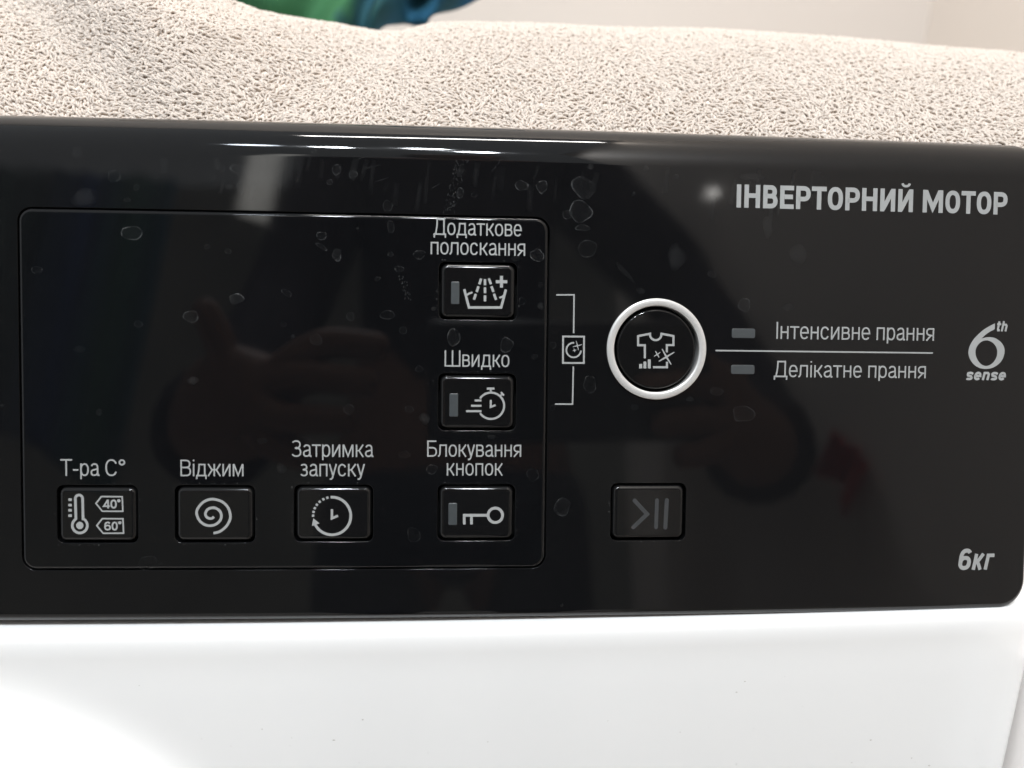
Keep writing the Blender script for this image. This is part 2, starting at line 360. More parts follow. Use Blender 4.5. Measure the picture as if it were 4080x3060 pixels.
               ('s', [(-43.076, -12.473), (-41.48, -12.463)], 0.478, 0, 0), ('s', [(-43.894, -13.727), (-41.469, -13.712)], 0.478, 0, 0), ('s', [(-45.047, -14.998), (-41.458, -14.977)], 0.478, 0, 0),
               ('s', [(-39.293, -12.304), (-39.278, -13.971), (-38.162, -13.531)], 0.464, 0, 0), ('s', [(-40.228, -9.67), (-38.439, -9.656)], 0.511, 0, 0), ('s', [(-39.317, -9.775), (-39.31, -10.495)], 0.479, 0, 0),
               ('s', [(-36.943, -10.494), (-36.183, -11.258)], 0.432, 0, 0), ('s', [(-37.158, -11.457), (-36.619, -10.908)], 0.384, 0, 0)],
 'thermometer': [('s',
                  [(-134.116, -40.326), (-134.17, -35.649), (-134.188, -35.649), (-134.17, -35.486), (-134.122, -35.329), (-134.046, -35.184), (-133.943, -35.057), (-133.819, -34.953), (-133.678, -34.875), (-133.525, -34.827),
                   (-133.366, -34.811), (-133.208, -34.826), (-133.056, -34.873), (-132.916, -34.95), (-132.794, -35.054), (-132.695, -35.181), (-132.621, -35.325), (-132.577, -35.482), (-132.563, -35.645), (-132.507, -40.324),
                   (-132.417, -40.322), (-132.249, -40.433), (-132.094, -40.564), (-131.957, -40.714), (-131.837, -40.879), (-131.738, -41.058), (-131.661, -41.249), (-131.606, -41.448), (-131.575, -41.652), (-131.568, -41.86),
                   (-131.585, -42.066), (-131.626, -42.27), (-131.69, -42.468), (-131.776, -42.656), (-131.884, -42.833), (-132.011, -42.995), (-132.156, -43.141), (-132.316, -43.268), (-132.49, -43.375), (-132.675, -43.459),
                   (-132.868, -43.521), (-133.066, -43.558), (-133.267, -43.571), (-133.468, -43.558), (-133.665, -43.521), (-133.857, -43.46), (-134.04, -43.376), (-134.211, -43.269), (-134.369, -43.143), (-134.51, -42.997),
                   (-134.634, -42.835), (-134.737, -42.658), (-134.82, -42.47), (-134.879, -42.273), (-134.916, -42.07), (-134.928, -41.863), (-134.916, -41.656), (-134.881, -41.451), (-134.822, -41.252), (-134.74, -41.062),
                   (-134.638, -40.882), (-134.515, -40.717), (-134.374, -40.567), (-134.217, -40.436)],
                  0.583, 1, 0),
                 ('p',
                  [(-132.435, -41.837), (-132.453, -41.65), (-132.511, -41.473), (-132.607, -41.314), (-132.734, -41.181), (-132.887, -41.082), (-133.058, -41.02), (-133.239, -40.999), (-133.42, -41.02), (-133.593, -41.083),
                   (-133.748, -41.183), (-133.879, -41.316), (-133.977, -41.475), (-134.039, -41.652), (-134.062, -41.839), (-134.043, -42.025), (-133.985, -42.202), (-133.89, -42.361), (-133.763, -42.494), (-133.61, -42.594),
                   (-133.438, -42.656), (-133.257, -42.677), (-133.076, -42.655), (-132.903, -42.593), (-132.748, -42.493), (-132.618, -42.36), (-132.519, -42.201), (-132.457, -42.024)],
                  []),
                 ('s', [(-135.744, -35.889), (-134.967, -35.887)], 0.6, 0, 0), ('s', [(-135.758, -37.144), (-134.981, -37.142)], 0.6, 0, 0), ('s', [(-135.772, -38.344), (-134.995, -38.343)], 0.6, 0, 0),
                 ('s', [(-135.786, -39.564), (-135.008, -39.562)], 0.601, 0, 0), ('s', [(-129.569, -36.73), (-128.35, -35.162), (-123.675, -35.188), (-123.563, -38.543), (-128.171, -38.55)], 0.336, 1, 0),
                 ('s', [(-129.443, -41.871), (-128.188, -40.264), (-123.543, -40.296), (-123.43, -43.622), (-128.043, -43.641)], 0.337, 1, 0)]}
TEXT = {'t1': ('Додаткове', -52.89, -32.446, 25.896, 3.755, 0, 0),
 't2': ('полоскання', -53.545, -31.586, 21.395, 3.785, 0, 0),
 't3': ('Швидко', -50.132, -35.012, -4.61, 3.814, 0, 0),
 't4': ('Блокування', -54.058, -32.007, -25.734, 3.814, 0, 0),
 't5': ('кнопок', -49.455, -36.259, -30.168, 3.851, 0, 0),
 't6': ('Т-ра С°', -137.531, -122.961, -30.443, 3.859, 0, 0),
 't7': ('Віджим', -110.556, -96.254, -30.424, 3.816, 0, 0),
 't8': ('Затримка', -85.415, -66.491, -25.856, 3.859, 0, 0),
 't9': ('запуску', -83.404, -68.445, -30.379, 3.839, 0, 0),
 't10': ('Інтенсивне прання', 29.229, 69.087, 2.788, 4.095, 0, 0),
 't11': ('Делікатне прання', 28.814, 67.253, -6.41, 3.929, 0, 0),
 't12': ('ІНВЕРТОРНИЙ МОТОР', 18.718, 87.02, 33.881, 5.471, 1, 0),
 't13': ('6', 77.136, 81.003, -54.08, 5.399, 1, 0.12),
 't14': ('кг', 80.796, 86.866, -54.05, 5.305, 1, 0.2),
 't15': ('th', 85.029, 88.402, 5.341, 2.501, 1, 0.2),
 't16': ('sense', 77.477, 88.407, -6.755, 2.684, 1, 0.25),
 't17': ('40°', -127.988, -124.125, -37.908, 2.04, 1, 0),
 't18': ('60°', -127.771, -123.993, -42.983, 2.008, 1, 0)}
SPOTS = [(-124.98, 37.84, 1.44, 1.3, 0.25, 0, 0), (-120.04, 35.35, 0.75, 0.62, 0.3, 0, 0), (-122.12, 32.53, 0.69, 0.55, 0.25, 0, 0), (-133.12, 43.03, 1.19, 1.36, 0.2, 1, 0),
 (-131.7, 32.87, 2.73, 1.88, 0.4, 1, 0), (-101.09, 40.09, 0.86, 0.86, 0.3, 0, 0), (-97.29, 40.0, 1.9, 1.04, 0.4, 2, 0), (-99.38, 35.94, 0.69, 0.62, 0.35, 1, 0), (-96.96, 35.65, 0.76, 1.39, 0.3, 0, 0),
 (-80.26, 44.41, 0.49, 0.56, 0.6, 0, 0), (-75.19, 40.33, 0.91, 1.26, 0.7, 0, 0), (-76.66, 37.49, 0.6, 0.7, 0.5, 0, 0), (-71.4, 39.36, 0.88, 0.98, 0.8, 0, 0), (-61.67, 35.29, 0.35, 0.42, 0.5, 0, 0),
 (-63.49, 32.32, 1.13, 1.24, 0.35, 0, 0), (-46.82, 35.7, 0.79, 1.29, 0.5, 0, 0), (-32.57, 37.71, 1.51, 1.15, 0.6, 0, 0), (-27.8, 37.58, 1.23, 1.52, 0.6, 0, 0), (-18.0, 37.64, 2.73, 2.55, 0.4, 2, 0),
 (-18.65, 32.07, 2.74, 2.48, 0.5, 0, 0), (-21.74, 31.28, 1.09, 1.16, 0.3, 0, 0), (-16.43, 42.52, 0.73, 0.66, 0.55, 1, 0), (-3.24, 42.52, 0.66, 0.55, 0.4, 1, 0), (-6.08, 36.51, 0.52, 0.55, 0.35, 1, 0),
 (4.0, 40.74, 0.67, 0.52, 0.3, 1, 0), (-29.54, 47.15, 0.43, 0.36, 0.3, 0, 0), (-43.6, 35.24, 0.72, 0.5, 0.25, 0, 0), (-121.05, 25.03, 2.58, 1.44, 0.6, 0, 0), (-78.5, 25.16, 1.23, 0.88, 0.6, 0, 0),
 (-78.5, 22.69, 1.47, 0.46, 0.5, 0, -30), (-74.98, 20.92, 1.13, 1.41, 0.7, 2, 0), (-104.28, 22.24, 0.62, 0.62, 0.25, 0, 0), (-99.61, 21.27, 0.76, 0.62, 0.3, 0, 0),
 (-97.73, 10.49, 1.57, 1.25, 0.7, 2, 0), (-108.0, 6.3, 1.8, 1.25, 0.45, 0, 0), (-86.38, 12.0, 1.26, 0.7, 0.35, 0, -35), (-119.78, 4.4, 0.97, 0.76, 0.3, 0, 0), (-142.13, 16.34, 1.2, 0.85, 0.25, 0, 0),
 (-107.63, -8.37, 1.11, 0.97, 0.45, 1, 0), (-84.99, 1.98, 0.56, 0.42, 0.5, 1, 0), (-79.71, 1.33, 1.34, 1.34, 0.25, 0, 0), (-87.09, 4.8, 0.7, 0.63, 0.2, 0, 0), (-132.92, -1.38, 1.2, 0.76, 0.15, 1, 0),
 (-128.77, -15.8, 0.69, 0.76, 0.25, 1, 0), (-150.6, -14.38, 0.51, 0.51, 0.3, 1, 0), (-70.35, 27.01, 0.35, 0.35, 0.6, 1, 0), (-62.69, 27.52, 0.78, 1.42, 0.35, 0, 0),
 (-62.74, 21.21, 0.64, 0.57, 0.6, 0, 0), (-56.17, 21.25, 1.42, 1.0, 0.4, 0, 0), (-60.77, 17.86, 0.99, 0.78, 0.4, 0, 0), (-65.72, 15.47, 0.71, 0.57, 0.4, 2, 0), (-28.77, 21.58, 1.52, 1.52, 0.65, 0, 0),
 (-33.76, 20.77, 1.01, 0.8, 0.3, 1, 0), (-18.05, 28.26, 1.64, 0.8, 0.45, 2, 0), (-16.89, 23.43, 2.2, 2.01, 0.2, 0, 0), (4.36, 21.85, 2.23, 2.61, 0.4, 1, 0), (-27.84, 9.78, 0.8, 0.8, 0.5, 1, 0),
 (-27.89, 14.75, 0.58, 0.58, 0.25, 0, 0), (-32.21, 10.9, 0.8, 0.8, 0.2, 0, 0), (-48.07, 2.23, 1.62, 1.87, 0.5, 0, 0), (-35.72, 0.57, 1.45, 1.81, 0.45, 0, 0), (-59.81, 3.7, 0.89, 0.86, 0.3, 0, 0),
 (-63.39, 7.24, 1.6, 1.07, 0.3, 0, 0), (-52.71, 8.81, 0.57, 0.57, 0.35, 1, 0), (-24.74, 0.69, 0.8, 0.73, 0.3, 0, 0), (-54.7, -16.77, 1.15, 1.22, 0.45, 1, 0), (-56.02, -5.23, 0.86, 0.79, 0.25, 0, 0),
 (-58.29, -14.62, 1.0, 0.86, 0.25, 0, 0), (-15.88, -8.52, 1.55, 2.03, 0.25, 0, 0), (-29.15, -2.08, 0.87, 0.66, 0.25, 1, 0), (-7.99, 18.17, 2.77, 0.59, 0.25, 1, -48),
 (-4.04, 13.69, 1.04, 0.67, 0.25, 1, 0), (-24.63, -14.06, 0.66, 0.66, 0.2, 0, 0), (-5.06, -13.95, 0.93, 0.82, 0.15, 1, 0), (-71.89, 6.77, 0.88, 1.06, 0.3, 0, 0),
 (-72.19, -14.71, 1.07, 1.24, 0.25, 0, 0), (21.19, 10.8, 1.36, 1.71, 0.4, 0, 0), (13.11, 18.0, 1.05, 0.83, 0.25, 0, 0), (26.45, 29.44, 1.06, 2.28, 0.3, 1, 0), (34.22, 23.19, 1.91, 2.1, 0.3, 1, 0),
 (21.59, -15.3, 2.48, 2.1, 0.2, 0, 0), (14.83, -9.95, 1.51, 1.06, 0.2, 0, 0), (8.26, -11.85, 0.83, 0.56, 0.3, 1, 0), (32.06, 10.41, 1.34, 0.77, 0.2, 1, 0), (22.39, 41.2, 2.72, 0.83, 0.25, 1, 0),
 (-118.12, -50.55, 2.1, 1.68, 0.15, 0, 0), (-87.65, -28.58, 1.06, 1.13, 0.3, 1, 0), (-92.05, -22.13, 1.06, 0.7, 0.15, 0, 0), (-52.93, -28.7, 1.26, 1.15, 0.35, 0, 0),
 (-38.96, -21.02, 1.02, 0.58, 0.35, 1, 0), (-59.31, -25.26, 1.26, 0.9, 0.15, 0, 0), (-22.05, -37.71, 2.03, 2.03, 0.3, 2, 0), (-29.2, -29.96, 1.47, 1.47, 0.15, 0, 0),
 (-57.06, -44.2, 1.62, 1.62, 0.15, 0, 0), (-21.82, -61.28, 0.37, 0.45, 0.3, 1, 0)]
SCRATCHES = [[(-70.917, 42.536), (-68.637, 43.47)], [(-69.507, 40.463), (-64.938, 41.804)], [(-66.508, 37.72), (-63.164, 38.854)], [(-39.713, 40.664), (-38.295, 42.297)], [(-38.295, 42.297), (-37.061, 44.458)], [(-53.416, 36.611), (-51.469, 37.718)]]
DRIP = [(-46.171, 43.511), (-49.285, 31.03), (-59.876, 16.56), (-58.425, 10.876)]

# ------------------------------------------------------------------ printed strokes and lettering
def ribbon(pts, w, closed=False, cap=False):
    """outline quads of a stroke of width w along a polyline (mitred)"""
    P = [Vector(q) for q in pts]
    if cap and not closed:
        pass
    n = len(P); L, Rr = [], []
    for i in range(n):
        a = P[i - 1] if (i > 0 or closed) else None
        b = P[(i + 1) % n] if (i < n - 1 or closed) else None
        d1 = (P[i] - a).normalized() if a is not None else None
        d2 = (b - P[i]).normalized() if b is not None else None
        if d1 is None: d1 = d2
        if d2 is None: d2 = d1
        t = d1 + d2
        t = t.normalized() if t.length > 1e-6 else d1
        nrm = Vector((-t.y, t.x)); c = max(0.42, nrm.dot(Vector((-d1.y, d1.x))))
        L.append(P[i] + nrm * (w / 2 / c)); Rr.append(P[i] - nrm * (w / 2 / c))
    V = L + Rr; F = []
    m = n if closed else n - 1
    for i in range(m):
        j = (i + 1) % n
        F.append((i, n + i, n + j, j))
    if cap and not closed:
        for e, d in ((0, P[0] - P[1]), (n - 1, P[-1] - P[-2])):
            d = d.normalized(); s = Vector((-d.y, d.x)); b = len(V)
            for k in range(9):
                a = math.pi * k / 8
                V.append(P[e] + (s * math.cos(a) + d * math.sin(a)) * (w / 2))
            F.append(tuple(range(b, b + 9)))
    return V, F

def print_mesh(name, shapes, h, material, center):
    """shapes: ('s', points, width, closed, cap) strokes or ('p', outline, holes) areas, in fascia millimetres; laid h above it"""
    V, F = [], []
    for k, s in enumerate(shapes):
        hh = h + 0.004 * (k % 6)
        if s[0] == 's':
            line = list(s[1])
            if not s[3]: line = dense(line, 3.0)[:-max(1, int(math.hypot(line[0][0] - line[-1][0], line[0][1] - line[-1][1]) / 3.0))] + [line[-1]]
            v, f = ribbon(line, s[2], bool(s[3]), bool(s[4]))
        else:
            lp = [[Vector((a, b, 0)) for a, b in s[1]]] + [[Vector((a, b, 0)) for a, b in q] for q in s[2]]
            v = [q.to_2d() for l in lp for q in l]
            f = [tuple(t) for t in tessellate_polygon(lp)]
        b = len(V)
        for q in v:
            P, n = surf(q[0], q[1], hh); V.append((P - center) * MM)
        for t in f:
            a, c, d = v[t[0]], v[t[1]], v[t[2]]
            ccw = (c[0] - a[0]) * (d[1] - a[1]) - (c[1] - a[1]) * (d[0] - a[0]) > 0
            t = tuple(b + i for i in t)
            F.append(t if ccw else tuple(reversed(t)))
    return mesh(name, V, F, material, False)

XH = 0.755
def sel(cx, cy, rx, ry, a0, a1, n=22, e=2.35):
    out = []
    for i in range(n + 1):
        a = math.radians(a0 + (a1 - a0) * i / n); c, s = math.cos(a), math.sin(a)
        out.append((cx + rx * math.copysign(abs(c) ** (2 / e), c), cy + ry * math.copysign(abs(s) ** (2 / e), s)))
    return out

def glyph(ch, s):
    """condensed grotesque letter with stroke s, cap height 1: (width, left bearing, right bearing, strokes)"""
    h = s / 2; X = XH; bold = s > 0.15
    def ring(w, top, bot=0.0):
        return (sel(w / 2, (top + bot) / 2, w / 2 - h, (top - bot) / 2 - h, 0, 360, 40)[:-1], 1)
    def n_(w, H): return w, .065, .065, [([(h, 0), (h, H)], 0), ([(w - h, 0), (w - h, H)], 0), ([(h, H * .53), (w - h, H * .53)], 0)]
    def i_(w, H): return w, .065, .065, [([(h, 0), (h, H)], 0), ([(w - h, 0), (w - h, H)], 0), ([(h + h * .3, h * .9), (w - h - h * .3, H - h * .9)], 0)]
    def d_(w, H, dsc): return w, .03, .03, [([(h, -dsc), (h, h), (w - h, h), (w - h, -dsc)], 0), ([(w * .17, h), (w * .27, H * .55), (w * .29, H - h), (w * .82, H - h), (w * .82, h)], 0)]
    def k_(w, H): return w, .065, .012, [([(h, 0), (h, H)], 0), ([(h, H * .5), (w * .42, H * .53), (w - h * 1.15, H)], 0), ([(w * .36, H * .56), (w - h * 1.1, 0)], 0)]
    def v_(w, H):
        u = H * .53
        return w, .065, .04, [([(h, h), (h, H - h), (w * .5, H - h)] + sel(w * .5, (H - h + u) / 2, w * .44 - h, (H - h - u) / 2, 90, -90, 14)[1:] + [(h, u)], 0),
                              ([(w * .52, u)] + sel(w * .52, (u + h) / 2, w * .48 - h, (u - h) / 2, 90, -90, 14)[1:] + [(h, h), (h, u)], 0)]
    def p_(w, H, dsc):
        if dsc:
            return w, .06, .04, [([(h, -dsc), (h, H)], 0), ([(h, H * .62)] + sel(w / 2, H / 2, w / 2 - h, H / 2 - h, 165, -165, 34) + [(h, H * .38)], 0)]
        u = H * .44
        return w, .065, .03, [([(h, 0), (h, H - h), (w * .5, H - h)] + sel(w * .5, (H - h + u) / 2, w * .5 - h, (H - h - u) / 2, 90, -90, 16)[1:] + [(h, u)], 0)]
    def t_(w, H): return w, .012, .012, [([(0, H - h), (w, H - h)], 0), ([(w / 2, 0), (w / 2, H - s)], 0)]
    def c_(w, H): return w, .045, .03, [(sel(w / 2, H / 2, w / 2 - h, H / 2 - h, 28, 332, 34), 0)]
    def m_(w, H): return w, .065, .065, [([(h, 0), (h, H)], 0), ([(w - h, 0), (w - h, H)], 0), ([(h * 1.4, H - h * .4), (w / 2, h * (2.2 if bold else 1.4)), (w - h * 1.4, H - h * .4)], 0)]
    def a_(w, H):
        r = w - .055
        return w, .035, .01, [(sel(r * .52, H * .70, r * .46 - h, H * .30 - h, 165, 0, 16) + [(r - h, H * .2), (r - h * .5, h * 1.1), (w, h * .9)], 0),
                              ([(r - h, H * .56), (r * .55, H * .51)] + sel(r * .48, H * .27, r * .46 - h, H * .27 - h, 100, 270, 14) + [(r * .7, h * 1.5), (r - h, H * .25)], 0)]
    def e_(w, H): return w, .04, .035, [([(h, H * .5), (w - h * .9, H * .5)] + sel(w / 2, H / 2, w / 2 - h, H / 2 - h, 4, 322, 34), 0)]
    def z_(w, H):
        u = H * .53
        return w, .03, .04, [(sel(w * .48, (H + u) / 2 - h * .5, w * .44 - h, (H - u) / 2 - h * .5, 150, -90, 20) + [(w * .36, u)], 0),
                             ([(w * .36, u), (w * .5, u)] + sel(w * .5, u / 2 + h * .5, w * .48 - h, u / 2 - h * .5, 90, -155, 22), 0)]
    T = {
        'о': (.49, .04, .04, [ring(.49, X)]), 'н': n_(.445, X), 'и': i_(.475, X), 'д': d_(.62, X, .17), 'к': k_(.48, X), 'в': v_(.465, X),
        'р': p_(.47, X, .19), 'т': t_(.51, X), 'с': c_(.48, X), 'м': m_(.63, X), 'а': a_(.50, X), 'е': e_(.485, X), 'з': z_(.46, X),
        'п': (.46, .065, .065, [([(h, 0), (h, X - h), (.46 - h, X - h), (.46 - h, 0)], 0)]),
        'л': (.53, .01, .065, [([(0, h * .9), (.06, h * 1.1), (.115, .16), (.135, X - h), (.53 - h, X - h), (.53 - h, 0)], 0)]),
        'я': (.475, .02, .065, [([(.475 - h, 0), (.475 - h, X - h), (.24, X - h)] + sel(.24, X * .69, .21 - h * .6, X * .31 - h, 90, 270, 16)[1:] + [(.475 - h, X * .38)], 0), ([(h * .9, 0), (.27, X * .38)], 0)]),
        'у': (.47, .008, .008, [([(h * .9, X), (.235, .06)], 0), ([(.47 - h * .9, X), (.215, -.08), (.15, -.165), (.05, -.165)], 0)]),
        'ж': (.80, .01, .01, [([(.40, 0), (.40, X)], 0), ([(h, X), (.25, X * .55), (.40, X * .51), (.55, X * .55), (.80 - h, X)], 0), ([(h * .9, 0), (.28, X * .53)], 0), ([(.80 - h * .9, 0), (.52, X * .53)], 0)]),
        'і': (s, .065, .065, [([(h, 0), (h, X)], 0), ([(h, 1 - s * 1.05), (h, 1)], 0)]),
        'г': (.36, .05, .0, [([(h, 0), (h, X - h), (.36, X - h)], 0)]),
        'Д': d_(.76, 1, .17), 'Ш': (.96, .06, .055, [([(h, 1), (h, h), (.96 - h, h), (.96 - h, 1)], 0), ([(.48, s), (.48, 1)], 0)]),
        'Б': (.585, .06, .045, [([(.54, 1 - h), (h, 1 - h), (h, h), (.30, h)] + sel(.30, .30, .285 - h, .30 - h, -90, 90, 16)[1:] + [(h, .60 - h)], 0)]),
        'З': z_(.60, 1), 'Т': t_(.64, 1), 'С': c_(.65, 1), 'В': v_(.62, 1), 'І': (s, .065, .075, [([(h, 0), (h, 1)], 0)]),
        'Н': n_(.67, 1), 'Е': (.59, .065, .03, [([(.59, 1 - h), (h, 1 - h), (h, h), (.59, h)], 0), ([(s, .52), (.55, .52)], 0)]),
        'Р': p_(.63, 1, 0), 'О': (.66, .04, .04, [ring(.66, 1)]), 'И': i_(.66, 1), 'М': m_(.90, 1),
        'Й': (.66, .065, .065, i_(.66, 1)[3] + [(sel(.33, 1.29, .16, .16, 190, 350, 12), 0, .55)]),
        '-': (.30, .03, .03, [([(0, .36), (.30, .36)], 0)]), ' ': (.26 if not bold else .30, 0, 0, []),
        '°': (.36, .04, .02, [(sel(.18, .82, .18 - h, .18 - h, 0, 360, 24, 2)[:-1], 1)]) if not bold else (.24, .04, .0, [(sel(.12, .88, .085, .085, 0, 360, 18, 2)[:-1], 1)]),
        '6': (.64, .03, .03, [ring(.64, .66), (sel(.34, .56, .34 - h, .44 - h, 40, 180, 16) + [(h, .33)], 0)]),
        '4': (.62, .02, .02, [([(.46, 0), (.46, 1)], 0), ([(.62, .26), (h * .8, .26), (.44, .97)], 0)]),
        '0': (.60, .03, .03, [ring(.60, 1)]),
        't': (.38, .02, .02, [([(.16, .98), (.16, .22), (.20, h), (.36, h)], 0), ([(0, X - h * .6), (.36, X - h * .6)], 0)]),
        'h': (.52, .05, .05, [([(h, 0), (h, 1)], 0), ([(h, X * .75), (.17, X - h), (.34, X - h), (.52 - h, X * .72), (.52 - h, 0)], 0)]),
        'n': (.52, .05, .05, [([(h, 0), (h, X)], 0), ([(h, X * .75), (.17, X - h), (.34, X - h), (.52 - h, X * .72), (.52 - h, 0)], 0)]),
        'e': e_(.54, X), 's': (.50, .03, .03, [([(.47, X * .74)] + sel(.25, X * .735, .22 - h * .6, X * .265 - h, 30, 200, 12) + [(.12, X * .57), (.36, X * .45)] + sel(.25, X * .265, .24 - h * .7, X * .265 - h, 40, -160, 14), 0)]),
    }
    return T[ch]

def lettering(entry):
    text, x0, x1, z0, cap, bold, shear = entry
    s = 0.192 if bold else 0.089
    if text in ('th', 'sense'): s = 0.19
    if '°' in text and bold: s = 0.17
    if text == 'кг': s = 0.16
    k = 1.0
    pen = 0.0; items = []
    for i, ch in enumerate(text):
        w, lb, rb, st = glyph(ch, s)
        if bold: lb, rb = lb * .95, rb * .95
        if i > 0: pen += lb
        items.append((pen, st)); pen += w
        if i < len(text) - 1: pen += rb
    kx = (x1 - x0 - shear * (cap * (XH if text in ('sense', 'кг') else 1.0))) / pen
    shapes = []
    for off, st in items:
        for pts, closed, *fat in st:
            q = [(x0 + (off + a) * kx + shear * b * cap, z0 + b * cap) for a, b in pts]
            shapes.append(('s', q, s * (kx * .5 + cap * .5) * (fat[0] if fat else 1.0), closed, 0))
    return shapes

# ------------------------------------------------------------------ floor, walls
FLOOR_Z = -0.80
def box_mesh(name, x0, x1, y0, y1, z0, z1, material, bevel=0.0, seg=3):
    bm = bmesh.new()
    bmesh.ops.create_cube(bm, size=1.0)
    for v in bm.verts:
        v.co = Vector(((x0 + x1) / 2 + v.co.x * (x1 - x0), (y0 + y1) / 2 + v.co.y * (y1 - y0), (z0 + z1) / 2 + v.co.z * (z1 - z0)))
    if bevel > 0:
        bmesh.ops.bevel(bm, geom=list(bm.edges), offset=bevel, segments=seg, profile=0.5, affect='EDGES')
    me = bpy.data.meshes.new(name)
    bm.to_mesh(me); bm.free()
    me.materials.append(material)
    me.polygons.foreach_set('use_smooth', [bevel > 0] * len(me.polygons))
    return me

WALLPAINT = mat('cream_wall_paint', (0.54, 0.487, 0.44), 0.75, noise=(3, 0.05), bump=(40, 0.1, 0.002))
WALLFAR = mat('beige_far_wall', (0.26, 0.25, 0.215), 0.8, noise=(2.4, 0.6))
WALLSIDE = mat('tan_side_wall', (0.70, 0.63, 0.565), 0.75, noise=(3, 0.06))
FLOORM = mat('pale_floor', (0.80, 0.75, 0.71), 0.5, noise=(4, 0.06))
link('floor', box_mesh('floor', -2.6, 2.6, -2.3, 0.46, FLOOR_Z - 0.05, FLOOR_Z, FLOORM), kind='structure')
link('wall_back', box_mesh('wall_back', -1.6, 0.29, 0.46, 0.56, FLOOR_Z, 1.7, WALLPAINT), kind='structure')
link('wall_right', box_mesh('wall_right', 0.29, 0.39, -1.1, 0.46, FLOOR_Z, 1.7, WALLSIDE), kind='structure')
link('wall_opposite', box_mesh('wall_opposite', -2.6, 2.6, -2.4, -2.3, FLOOR_Z, 1.3, WALLFAR), kind='structure')

# ------------------------------------------------------------------ washing machine
XR = 95.0; XL = XMID - (XR - XMID)
machine = link('washing_machine', None, matrix=Matrix.Translation((XMID * MM, 0.20, FLOOR_Z)),
               label='white front-loading washing machine with glossy black control panel', cat='washing machine')

# white casing: bowed front with a rounded top edge, corners and sides
def outline(inset):
    pts = []
    n = 60
    def front(x): return (BOW * ((x - XMID) ** 2 - XMID ** 2)) - 21.3
    half = XR + 6.0 - XMID - (inset if inset > 0 else 0)
    rc = 7.0
    yb = front(XMID + half) + inset
    pts.append((XMID - half, 430.0)); pts.append((XMID - half, yb + rc + 60)); pts.append((XMID - half, yb + rc))
    for i in range(1, 8):
        a = math.pi + math.pi / 2 * i / 8
        pts.append((XMID - half + rc + rc * math.cos(a), yb + rc + rc * math.sin(a)))
    for i in range(n + 1):
        x = XMID - half + rc + (2 * half - 2 * rc) * i / n
        pts.append((x, front(x) + inset))
    for i in range(1, 8):
        a = -math.pi / 2 + math.pi / 2 * i / 8
        pts.append((XMID + half - rc + rc * math.cos(a), yb + rc + rc * math.sin(a)))
    pts.append((XMID + half, yb + rc)); pts.append((XMID + half, yb + rc + 60)); pts.append((XMID + half, 430.0))
    return pts
prof = [(9.0, -62.6)]
for i in range(13):
    a = math.pi / 2 * i / 12
    prof.append((1.45 * (1 - math.sin(a)) - .02 * i / 12, -62.9 - 6.8 * (1 - math.cos(a))))
prof += [(-0.25, -73.0), (-0.55, -76.5)]
prof += [(-0.9, -80.0), (-3.6, -120.0), (-8.0, -250.0), (-6.0, -500.0), (0.0, FLOOR_Z * 1000 + 12)]
V, F = [], []
for ins, z in prof:
    ol = outline(ins)
    for x, y in ol: V.append((x * MM, y * MM, z * MM))
n = len(ol)
for r in range(len(prof) - 1):
    for i in range(n - 1):
        F.append((r * n + i, (r + 1) * n + i, (r + 1) * n + i + 1, r * n + i + 1))
link('casing', mesh('casing', V, F, ENAMEL), machine)
link('top_plate', box_mesh('top_plate', (XL + 2) * MM, (XR - 1) * MM, 0.028, 0.43, 0.012, 0.040, ENAMEL, 0.003), machine)
link('side_wall', box_mesh('side_wall', (XL + 3) * MM, (XR - 2) * MM, 0.040, 0.428, -0.075, 0.0115, ENAMEL, 0.002), machine)

# control panel
PX0, PX1, PZ0, PZ1 = XL + 2.0, 94.3, -62.2, 43.0
def panel_outer():
    r0, r1 = 5.5, 1.2
    pts = []
    for cx, cz, r, a0 in ((PX1 - r1, PZ1 - r1, r1, 0), (PX0 + r1, PZ1 - r1, r1, 90), (PX0 + r0, PZ0 + r0, r0, 180), (PX1 - r0, PZ0 + r0, r0, 270)):
        for i in range(9):
            a = math.radians(a0 + 90 * i / 8); pts.append((cx + r * math.cos(a), cz + r * math.sin(a)))
    return pts
def panel_lip(d):
    return 1.2 * d.x ** 2 + (10.5 * max(d.y, 0) ** 2) + 2.4 * max(-d.y, 0) ** 2
INS = (-86.2, -10.9, 120.2, 82.4)          # display insert: centre and size
BW, BH = 18.4, 13.6                        # button openings
INSERT_BUTTONS = {'rinse': (-42.5, 13.05), 'stopwatch': (-42.47, -12.85), 'key': (-42.45, -38.95), 'delay': (-75.65, -39.05), 'spiral': (-102.8, -39.2), 'thermometer': (-129.3, -39.25)}
PLAY = (-1.3, -39.0)
g = 0.13
panel_me = plate('control_panel', panel_outer(), [rounded(INS[0], INS[1], INS[2] + 2 * g + .5, INS[3] + 2 * g + .5, 3.4), rounded(*PLAY, BW + .1, BH + .5, 1.7), circle(0, 0, 11.3)],
                 0.0, panel_lip, 0.10, 3.0, BLACK, grid=7.0, sweep_top=150.0, lip_steps=12)
panel = link('control_panel', panel_me, machine, PANEL)
panel['label'] = 'glossy black control panel with water stains'
insert_me = plate('display_window', rounded(INS[0], INS[1], INS[2] - 1.8, INS[3] - 1.8, 2.1),
                  [rounded(c[0], c[1], BW + .1, BH + .1, 1.7) for c in INSERT_BUTTONS.values()], 0.28, 0.9, 0.14, 3.0, BLACK2, grid=7.0)
insert = link('display_window', insert_me, machine, PANEL)
insert['label'] = 'smooth black display window, switched off'
bk = [surf(x, z, -4.2)[0] * MM for z in (-62, 43) for x in np.linspace(PX0 + 4, PX1 - 4, 40)]
